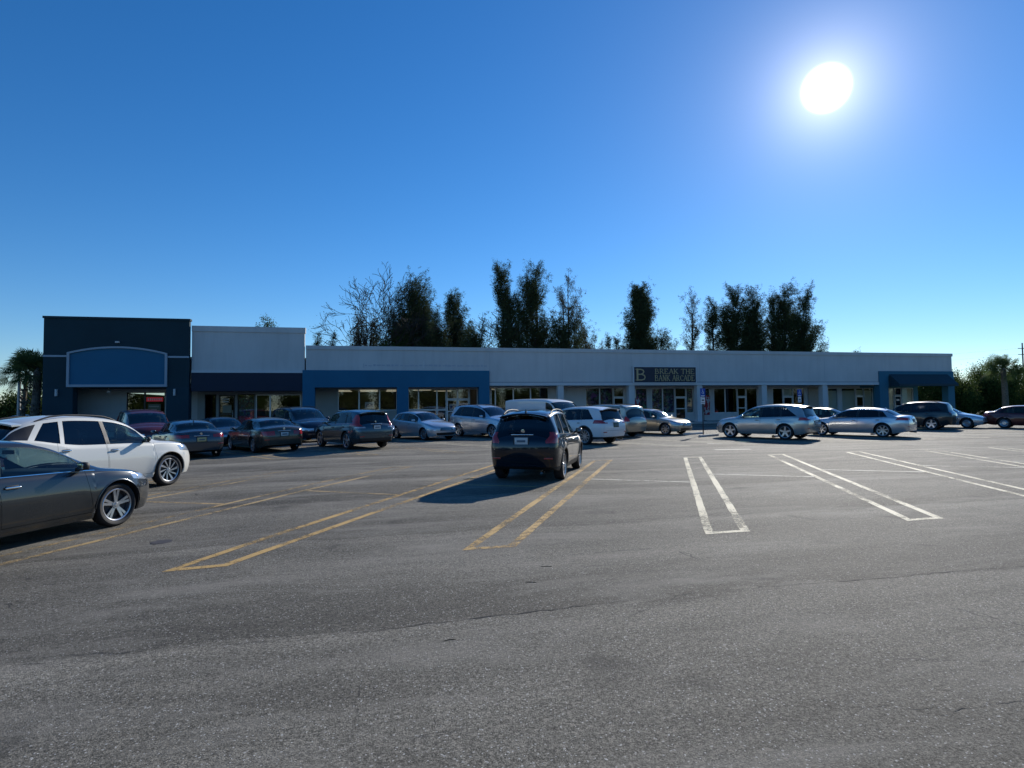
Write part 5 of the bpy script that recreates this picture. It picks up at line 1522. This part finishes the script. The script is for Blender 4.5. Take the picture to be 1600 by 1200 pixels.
# ------------------------------------------------------------------ feather flags outside the arcade
def feather_flag(x, y, h, lean, label, seed):
    root = empty('feather_flag', (x, y, .40)); tag(root, label, 'flag', 'feather flags outside the arcade')
    pole = [(0, 0, 0), (0, 0, h * .6)] + [(lean * .5 * (1 - math.cos(t)) , 0, h * .6 + h * .4 * math.sin(t)) for t in [math.pi / 2 * i / 6 for i in range(1, 7)]]
    MB().tube(pole, [.015] * len(pole), 6).build('pole', BLKP, root, 40)
    b = MB(); n = len(pole); vs = []
    for i, (px, py, pz) in enumerate(pole):
        if pz < .5: pz = .5
        wv = .03 * math.sin(i * 1.3 + seed); ww = .55 if i < n - 2 else .3 if i < n - 1 else .1
        for th in (-.004, .004): vs += [(px + .02, py + th, pz), (px + ww, py + wv + th, pz - .1 * (i == n - 1))]
    fs = []
    for i in range(n - 1):
        o_ = 4 * i; fs += [(o_, o_ + 1, o_ + 5, o_ + 4), (o_ + 6, o_ + 7, o_ + 3, o_ + 2), (o_ + 1, o_ + 3, o_ + 7, o_ + 5), (o_, o_ + 4, o_ + 6, o_ + 2)]
    b.add(vs, fs)
    mt, t = nodes_of('flag_print_%d' % seed); q = NT(t); c = q.coords()
    f = q.math('GREATER_THAN', q.noise(c, 3.2, 3), .52)
    q.out(q.bsdf(Base_Color=q.mix(f, (.34, .015, .02, 1), (.45, .42, .42, 1)), Roughness=.8).outputs[0])
    b.build('banner', mt, root)
    MB().lathe([(0, .22), (.03, .22), (.05, .05), (.05, .001)], 16, 'z').build('base', BLKP, root, 40)
feather_flag(20.55, 44.6, 2.0, .5, 'red feather flag standing behind the champagne minivan', 1)
feather_flag(27.2, 44.9, 2.2, .4, 'red and white feather flag standing behind the blue parking sign', 2)

# ------------------------------------------------------------------ trees
BARK = mat('bark_dark', (.04, .032, .026), .95, var=.3, vscale=5, bump=.6, bscale=20, bdist=.03)
BARKG = mat('bark_grey', (.16, .145, .125), .95, var=.3, vscale=5, bump=.5, bscale=20, bdist=.03)
NEED = leaf_mat('pine_needles', (.034, .052, .026), (.08, .10, .045), .25)
NEED2 = leaf_mat('pine_needles_brown', (.05, .055, .03), (.11, .10, .055), .25)
LEAF = leaf_mat('broad_leaves', (.04, .07, .018), (.11, .14, .04), .35)
LEAF2 = leaf_mat('broad_leaves_dull', (.05, .05, .025), (.10, .085, .05), .25)
PALML = leaf_mat('palm_leaf', (.06, .10, .035), (.12, .16, .06), .35)
def blades(P, D, Ln, Wd, rng):
    """arrays of leaf triangles: base point, direction, length, width"""
    n = len(P)
    A = rng.normal(size=(n, 3)); A -= (A * D).sum(1, keepdims=True) * D; A /= np.linalg.norm(A, axis=1, keepdims=True) + 1e-9
    v = np.empty((n, 4, 3)); m_ = P + D * (Ln * .45)[:, None]
    v[:, 0] = P; v[:, 1] = m_ + A * (Wd * .5)[:, None]; v[:, 2] = P + D * Ln[:, None]; v[:, 3] = m_ - A * (Wd * .5)[:, None]
    return v.reshape(-1, 3)
def leaf_mesh(name, V):
    n = len(V) // 4
    me = bpy.data.meshes.new(name)
    me.vertices.add(len(V)); me.vertices.foreach_set('co', V.astype(np.float32).ravel())
    me.loops.add(len(V)); me.loops.foreach_set('vertex_index', np.arange(len(V), dtype=np.int32))
    me.polygons.add(n); me.polygons.foreach_set('loop_start', np.arange(0, len(V), 4, dtype=np.int32)); me.polygons.foreach_set('loop_total', np.full(n, 4, dtype=np.int32))
    me.update(calc_edges=True); me.validate()
    return me
def unit(v): return v / (np.linalg.norm(v, axis=-1, keepdims=True) + 1e-9)
def pine(h, rad, seed, dens=1.0, base=.12, tops=1, shape=.75, leafl=.36, mt=NEED, lean=0.0):
    """Australian pine: upright limbs carrying drooping tufts of needles; returns trunk and crown meshes"""
    rng = np.random.default_rng(seed); tb = MB(); PP, DD, LL, WW = [], [], [], []
    stems = []
    for s in range(tops):
        a = rng.uniform(0, 6.28); off = 0 if s == 0 else rad * rng.uniform(.25, .6); hh = h * (1 if s == 0 else rng.uniform(.72, .95))
        bx_, by_ = off * math.cos(a), off * math.sin(a)
        pts = [(bx_ * min(1, t * 2.2) + lean * t * t * h + .25 * math.sin(3 * t + seed + s) * t, by_ * min(1, t * 2.2) + .25 * math.cos(4 * t + s) * t, hh * t) for t in np.linspace(0, 1, 10)]
        tb.tube(pts, [max(.035, .017 * h * (1 - .93 * t) * (1 if s == 0 else .7)) for t in np.linspace(0, 1, 10)], 8)
        stems.append((np.array(pts), hh))
    nl = int(74 * dens * tops ** .5 * h / 18)
    for i in range(nl):
        pts, hh = stems[i % tops]
        t = base + (1 - base) * (rng.uniform() ** .85); k = t * 9; i0 = min(int(k), 8); p0 = pts[i0] + (pts[i0 + 1] - pts[i0]) * (k - i0)
        env = rad * (tops ** -.3) * (1 - t) ** shape * (.55 + .75 * rng.uniform()) + .25
        if t < base + .15: env *= (.5 + (t - base) / .3)
        a = rng.uniform(0, 6.28); rise = rng.uniform(.5, 1.6) + 1.8 * t ** 3
        out = np.array([math.cos(a), math.sin(a), 0.0])
        ln = env
        ctl = [p0 + out * ln * q_ + np.array([0, 0, rise * ln * q_ ** 1.3]) for q_ in (0, .35, .7, 1.0)]
        tb.tube(ctl, [max(.02, .03 * ln), .025 * ln + .01, .018, .01], 5, False)
        nt_ = int(max(8, 24 * ln * dens ** .5))
        q_ = rng.uniform(.15, 1.05, nt_)
        C_ = p0 + out * (ln * q_)[:, None] + np.array([0, 0, 1.0]) * (rise * ln * np.abs(q_) ** 1.3)[:, None] + rng.normal(0, .10 + .11 * ln, (nt_, 3))
        for c in C_:
            m_ = rng.integers(7, 13); d = unit(rng.normal(0, .55, (m_, 3)) + out * .45 + np.array([0, 0, rng.uniform(-.5, .7)]))
            PP.append(c + rng.normal(0, .10, (m_, 3))); DD.append(d); LL.append(rng.uniform(.5, 1.2, m_) * leafl); WW.append(rng.uniform(.03, .06, m_))
    V = blades(np.concatenate(PP), np.concatenate(DD), np.concatenate(LL), np.concatenate(WW), rng)
    return tb.mesh('trunk', 60), leaf_mesh('crown', V), mt
def broad(h, rad, seed, dens=1.0, mt=LEAF, trunk_h=.35, leaf=.15, squash=.8):
    rng = np.random.default_rng(seed); tb = MB(); PP = []
    th = h * trunk_h
    tb.tube([(0, 0, 0), (.1, 0, th * .5), (0, .1, th)], [.03 * h, .024 * h, .02 * h], 8)
    cz_ = th + (h - th) * .5
    nl = int(26 * dens)
    for i in range(nl):
        a = rng.uniform(0, 6.28); e = rng.uniform(-.35 if trunk_h > .12 else -1.1, 1.0); rr_ = rad * rng.uniform(.55, 1.0)
        tip = np.array([rr_ * math.cos(a) * math.cos(e), rr_ * math.sin(a) * math.cos(e), cz_ + (h - cz_) * math.sin(e) * rng.uniform(.75, 1.05)])
        mid = np.array([0, 0, th]) * .5 + tip * .5 + rng.normal(0, .3, 3)
        tb.tube([(0, 0, th * .9), mid, tip], [.012 * h, .008 * h, .015], 5, False)
        for q_ in np.linspace(.45, 1.05, 7):
            c = (1 - q_) ** 2 * np.array([0, 0, th * .9]) + 2 * q_ * (1 - q_) * mid + q_ * q_ * tip
            n = int(95 * dens); PP.append(c + rng.normal(0, rad * .14, (n, 3)))
    P_ = np.concatenate(PP); n = len(P_); P_[:, 2] = np.maximum(P_[:, 2], .08); d = unit(rng.normal(size=(n, 3)) + np.array([0, 0, -.2]))
    V = blades(P_, d, rng.uniform(.7, 1.4, n) * leaf, rng.uniform(.5, .8, n) * leaf, rng)
    return tb.mesh('trunk', 60), leaf_mesh('crown', V), mt
def bare(h, spread, seed, leaves=.2, mt=LEAF2, lean=(0, 0)):
    """thinly leaved tree: forked trunk, long curving limbs, fine twigs"""
    rng = np.random.default_rng(seed); tb = MB(); tips = []
    def grow(p, d, ln, r, lev):
        pts = [p]; dd = d.copy(); n = 5
        for i in range(n):
            dd = unit(dd + rng.normal(0, .16, 3) + np.array([0, 0, .05])); pts.append(pts[-1] + dd * ln / n)
        tb.tube(pts, [max(.032, r * (1 - .5 * i / n)) for i in range(n + 1)], 6 if lev < 2 else 4, False)
        if lev >= 6 or ln < .42:
            tips.extend(pts[2:]); return
        for k in range(3 if lev < 3 else 2 + int(rng.uniform() < .5)):
            i = n if k == 0 else int(rng.integers(2, n + 1)); a = rng.normal(0, 1, 3); a -= a.dot(dd) * dd; a = unit(a)
            ang_ = rng.uniform(.3, .75); nd = unit(dd * math.cos(ang_) + a * math.sin(ang_)); nd[2] = nd[2] * .9 + .12; nd[0] *= spread
            grow(pts[i], unit(nd), ln * rng.uniform(.6, .84), r * .58, lev + 1)
    grow(np.array([0, 0, 0.0]), unit(np.array([lean[0], lean[1], 1.0])), h * .42, .013 * h, 0)
    T_ = np.array(tips); zmax = T_[:, 2].max(); k = h / zmax
    tb.v = [(x * k, y * k, z * k) for x, y, z in tb.v]; T_ *= k
    n = int(len(T_) * leaves * 6) + 12; idx = rng.integers(0, len(T_), n)
    P_ = T_[idx] + rng.normal(0, .22, (n, 3)); d = unit(rng.normal(size=(n, 3)))
    V = blades(P_, d, rng.uniform(.12, .26, n), rng.uniform(.06, .12, n), rng)
    return tb.mesh('trunk', 60), leaf_mesh('crown', V), mt
def plant_tree(name, meshes, x, y, label, cat='tree', group=None, rz=0.0, bark=BARK, scale=(1, 1, 1)):
    root = empty(name, (x, y, gz(x, y)), rz); root.scale = scale
    tag(root, label, cat, group)
    t_, c_, mt_ = meshes
    if not t_.materials: t_.materials.append(bark)
    if not c_.materials: c_.materials.append(mt_)
    link('trunk', t_, None, root); link('crown', c_, None, root)
    return root
GP = 'tall pines behind the plaza'
TY = 74.0
plant_tree('pine_tree', pine(15.6, 4.3, 11, 2.3, .06, 4, .36), 4.2, TY, 'broad dense dark pine, the bulkiest at the left of the roofline', group=GP)
plant_tree('pine_tree', pine(15.2, 2.9, 12, 2.0, .06, 2, .55), 9.4, TY + 1, 'single dense pine with a pointed top right of the bulkiest one', group=GP)
plant_tree('pine_tree', pine(18.2, 2.3, 13, .9, .78, 2, .3), 15.9, TY, 'tall pine with a bare stem and a tufted top above leafless branches', group=GP)
plant_tree('pine_tree', pine(19.2, 3.1, 14, 1.3, .06, 3, .42), 20.6, TY, 'tallest dense pine above the middle of the roof', group=GP)
plant_tree('pine_tree', pine(18.2, 3.8, 15, .55, .1, 3, .5, mt=NEED2), 25.4, TY + 1, 'thin see-through pine right of the tallest one', group=GP)
plant_tree('pine_tree', pine(11.4, 3.8, 16, 1.3, .05, 4, .35), 16.6, TY - 2, 'low bushy pine under the leafless branches', group=GP)
plant_tree('pine_tree', pine(10.8, 3.6, 31, 1.0, .05, 4, .35, mt=NEED2), 28.0, TY + 2, 'low brownish pine at the foot of the thin one', group=GP)
plant_tree('pine_tree', pine(16.9, 2.9, 17, 2.6, .05, 1, .6), 35.2, TY, 'lone dense pine standing apart in the middle of the sky gap', group=GP)
plant_tree('pine_tree', pine(16.2, 2.4, 18, .5, .1, 2, .35, mt=NEED2), 43.0, TY, 'sparse twin-topped pine left of the big dense clump', group=GP)
plant_tree('pine_tree', pine(16.0, 1.9, 19, 1.1, .06, 1, .7), 46.3, TY, 'narrow spire of a pine at the edge of the dense clump', group=GP)
plant_tree('pine_tree', pine(17.0, 2.9, 20, 1.8, .05, 3, .42), 50.2, TY, 'leftmost dense pine of the dark clump at the right', group=GP)
plant_tree('pine_tree', pine(17.8, 2.7, 21, 1.8, .05, 3, .4), 53.9, TY + 1, 'highest dense pine of the dark clump at the right', group=GP)
plant_tree('pine_tree', pine(17.3, 2.8, 22, 1.8, .05, 3, .42), 57.6, TY - 1, 'third dense pine of the dark clump at the right', group=GP)
plant_tree('pine_tree', pine(17.0, 4.1, 23, 1.4, .05, 4, .45), 61.3, TY, 'rightmost pine of the dark clump, its side thinner and ragged', group=GP)
plant_tree('pine_tree', pine(10.8, 3.2, 32, 1.3, .05, 4, .35), 7.2, TY - 2, 'low bushy pine filling the foot of the bulkiest one', group=GP)
plant_tree('pine_tree', pine(10.4, 3.0, 33, 1.3, .05, 4, .35), 12.2, TY - 3, 'low bushy pine under the leaning leafless tree', group=GP)
plant_tree('pine_tree', pine(11.6, 3.2, 34, 1.2, .05, 4, .35), 23.0, TY - 2, 'low bushy pine at the foot of the tallest one', group=GP)
plant_tree('pine_tree', pine(10.0, 2.4, 35, 1.3, .05, 4, .35), 37.2, TY - 2, 'low tuft at the foot of the lone dense pine', group=GP)
GS = 'small spires just over the roofline'
for i, (x, h, lb) in enumerate(((-6.9, 11.6, 'small pointed pine at the left end of the tree line'), (-5.3, 11.4, 'second small pointed pine beside the leafless trees'), (30.4, 11.7, 'tiny spire over the roof left of the lone pine'), (31.5, 11.4, 'tiny spire over the roof touching the lone pine'), (70.4, 10.5, 'tiny wispy treetop over the right end of the roof'))):
    plant_tree('small_pine', pine(h - 1.1, .45, 40 + i, 1.3 if i < 4 else .4, .2, 1, 1.0, .25), x, TY, lb, group=GS)
plant_tree('round_tree', broad(13.2, 1.7, 50, .8), -13.2, TY, 'small treetop peeping over the middle block roof', group=GS)
GB = 'leafless trees behind the plaza'
plant_tree('bare_tree', bare(17.0, 1.5, 61, .12, lean=(-.3, 0)), -3.2, TY + 2, 'spreading thin-leaved tree at the left of the roofline', group=GB, bark=BARK)
plant_tree('bare_tree', bare(19.0, 1.0, 62, .03, lean=(.0, 0)), 0.0, TY + 4, 'tall leafless tree with forked crooked top', group=GB)
plant_tree('bare_tree', bare(17.3, 1.5, 63, .10, lean=(.25, 0)), 11.6, TY + 3, 'leaning leafless tree with wide arching limbs', group=GB)
plant_tree('bare_tree', bare(17.0, 1.3, 64, .05, lean=(.1, 0)), 17.6, TY + 2, 'leafless tree behind the tufted pine', group=GB)
plant_tree('round_tree', broad(15.0, 2.0, 51, .9, LEAF2, .3, .15), -1.6, TY + 3, 'loose olive treetop between the leafless trees', group=GB)
plant_tree('round_tree', broad(11.6, 2.0, 52, 1.0, LEAF, .3, .15), 2.0, TY - 2, 'low dark bushy tree under the crooked leafless tree', group=GB)
# right-hand side beyond the plaza
GR_ = 'trees beyond the right end of the plaza'
plant_tree('leafy_tree', broad(5.2, 2.6, 70, 1.3, LEAF, .08, .15), 64.6, 54.0, 'sunlit green tree against the plaza corner', group=GR_)
plant_tree('leafy_tree', broad(5.0, 3.0, 71, 1.3, LEAF, .08, .15), 68.5, 56.0, 'rounded green tree between the plaza and the palm', group=GR_)
plant_tree('leafy_tree', broad(6.1, 3.4, 72, 1.6, LEAF, .06, .15), 72.0, 55.0, 'dark dense tree right behind the palm', group=GR_)
plant_tree('leafy_tree', broad(4.3, 3.0, 73, 1.3, LEAF, .06, .15), 78.5, 56.0, 'low green tree at the right edge under the power pole', group=GR_)
plant_tree('leafy_tree', broad(4.6, 2.4, 74, .7, LEAF2, .1, .14), 75.0, 60.0, 'loose brownish tree at the right edge', group=GR_)
plant_tree('leafy_tree', broad(4.4, 2.6, 75, 1.4, LEAF, .06, .15), 62.5, 60.0, 'dark tree glimpsed through the open end of the covered walk', group=GR_)
plant_tree('leafy_tree', broad(4.9, 2.7, 76, 1.4, LEAF, .06, .15), 60.6, 55.5, 'sunlit leafy tree seen under the awning through the end of the walk', group=GR_)
GL_ = 'bushes beyond the palms'
for i, (x, y, h, r_, lb) in enumerate(((-56, 92, 5.2, 4.0, 'yellowish bush at the left edge beyond the palms'), (-49, 95, 4.4, 3.5, 'low bush left of the grey lamp pole'), (-43, 98, 4.6, 3.2, 'low bush between the lamp pole and the palm trunk'), (-38, 96, 4.0, 3.0, 'low bush right of the palm trunk beside the tower'))):
    plant_tree('bush', broad(h, r_, 80 + i, 1.2, LEAF2 if i == 0 else LEAF, .08, .26), x, y, lb, 'bush', GL_)

# ------------------------------------------------------------------ palms
PTRK = mat('palm_trunk', (.13, .115, .095), .95, var=.35, vscale=8, bump=.8, bscale=14, bdist=.04)
def palm(h, seed, crown_r=1.35, nf=34, boots=True, tr=.17):
    rng = np.random.default_rng(seed); tb = MB(); n = 14
    pts = [(.12 * math.sin(2.5 * t + seed) * t, .08 * t, h * t) for t in np.linspace(0, 1, n)]
    tb.tube(pts, [tr * (1.15 - .25 * t + .05 * math.sin(40 * t)) for t in np.linspace(0, 1, n)], 12)
    if boots:
        for i in range(90):
            t = rng.uniform(.25, .98); a = rng.uniform(0, 6.28); z = h * t; r_ = tr * .95
            b = np.array([r_ * math.cos(a), r_ * math.sin(a), z]); o_ = np.array([math.cos(a), math.sin(a), 1.1]); o_ /= np.linalg.norm(o_)
            tb.tube([b, b + o_ * rng.uniform(.12, .26)], [.045, .02], 5)
    tb.tube([pts[-1], (pts[-1][0], pts[-1][1], h + .35)], [tr * .9, tr * .3], 12); hub = np.array([pts[-1][0], pts[-1][1], h + .12]); V = []; st = MB()
    for i in range(nf):
        a = rng.uniform(0, 6.28); e = rng.uniform(-.5, 1.35); pl_ = crown_r * rng.uniform(.30, .68)
        d = np.array([math.cos(a) * math.cos(e), math.sin(a) * math.cos(e), math.sin(e)])
        tip = hub + d * pl_ + np.array([0, 0, -.10 * pl_])
        st.tube([hub, hub + d * pl_ * .5 + np.array([0, 0, .04]), tip], [.022, .015, .010], 4, False)
        side = unit(np.cross(d, np.array([0, 0, 1.0]))[None])[0]; up_ = np.cross(side, d); ro_ = rng.normal(0, .8); side, up_ = side * math.cos(ro_) + up_ * math.sin(ro_), up_ * math.cos(ro_) - side * math.sin(ro_)
        m_ = 24; fl = crown_r * rng.uniform(.5, .72)
        for k in range(m_):
            t = (k / (m_ - 1) - .5) * 2; ang_ = t * 1.9
            dd = d * math.cos(ang_) + side * math.sin(ang_) + up_ * (.25 * abs(t) - .1); dd = dd / np.linalg.norm(dd)
            L_ = fl * (1 - .25 * abs(t)); wv = np.cross(dd, up_); wv = wv / (np.linalg.norm(wv) + 1e-9) * .030
            p1 = tip + dd * L_ * .6; dr = np.array([0, 0, -.2 * L_ * rng.uniform(.3, 1.5)])
            p2 = tip + dd * L_ + dr
            V += [tip, p1 + wv, p2, p1 - wv]
    return tb.mesh('trunk', 60), leaf_mesh('crown', np.array(V)), st.mesh('stems', 60)
def plant_palm(x, y, args, label, grp, scale=1.0):
    t_, c_, s_ = palm(**args); root = empty('palm_tree', (x, y, gz(x, y)), 0); root.scale = (scale,) * 3
    tag(root, label, 'palm', grp)
    link('trunk', t_, PTRK, root); link('crown', c_, PALML, root); link('leaf_stems', s_, mat('palm_stem', (.05, .055, .022), .9, spec=.1), root)
plant_palm(-24.6, 48.3, dict(h=4.25, seed=5, crown_r=1.8, nf=42, tr=.12), 'palm with the lower, fuller crown at the left edge', 'palms')
plant_palm(-22.5, 45.4, dict(h=4.3, seed=6, crown_r=1.7, nf=42, tr=.24), 'palm with the stout booted trunk beside the navy tower', 'palms')
plant_palm(60.5, 45.2, dict(h=4.6, seed=7, crown_r=1.75, nf=42, tr=.25, boots=False), 'stout palm on the grass beyond the right end of the plaza', 'palms')
# grey pole beside the palms, power pole and wires at the right edge
lp = empty('lamp_pole', (-25.5, 49.5, gz(-25.5, 49.5))); tag(lp, 'pale grey pole standing between the two palms', 'pole')
MB().tube([(0, 0, 0), (0, 0, 5.0)], [.13, .10], 10).build('pole', mat('pole_grey', (.42, .44, .46), .6), lp, 40)
MB().tube([(0, 0, 0), (0, 0, .35)], [.26, .26], 12).build('footing', CONC, lp, 40)
WOOD = mat('pole_wood', (.13, .10, .08), .9)
pp = empty('power_pole', (125.4, 90.0, 0)); tag(pp, 'thin power pole with cross arms at the right edge', 'pole')
MB().tube([(0, 0, -.5), (0, 0, 13.5)], [.17, .11], 8).build('pole', WOOD, pp, 40)
for z in (12.4, 11.2, 9.0, 7.6): MB().box(-1.1, 1.1, -.06, .06, z - .06, z + .06).build('cross_arm', WOOD, pp)
for i, z in enumerate((12.45, 11.25, 9.05)):
    wr = MB(); P_ = []
    for k in range(17):
        t = k / 16; P_.append((125 - 95 * t, 90 + 30 * t, z - 2.6 * math.sin(math.pi * t) + .6 * t))
    wr.tube(P_, [.008] * 17, 4); o = wr.build('power_line', mat('wire', (.05, .05, .05), .6)); tag(o, ('topmost', 'middle', 'lowest')[i] + ' of the faint wires running left from the power pole', 'wire', 'power lines')

# ------------------------------------------------------------------ the tree belt across the road behind the viewer, seen in the shop glass
BELT = [broad(8.5, 5.6, 90, 1.0, LEAF, .1, .34), broad(7.6, 5.2, 91, 1.0, LEAF, .1, .34), broad(9.2, 6.0, 92, 1.0, LEAF, .1, .34)]
for i in range(23):
    plant_tree('roadside_tree', BELT[i % 3], -70 + i * 10.5, -46 - 2.5 * ((i * 7) % 3), 'dark roadside tree mirrored in the shop windows', 'tree', 'roadside trees mirrored in the shop windows', rz=i * 1.7)
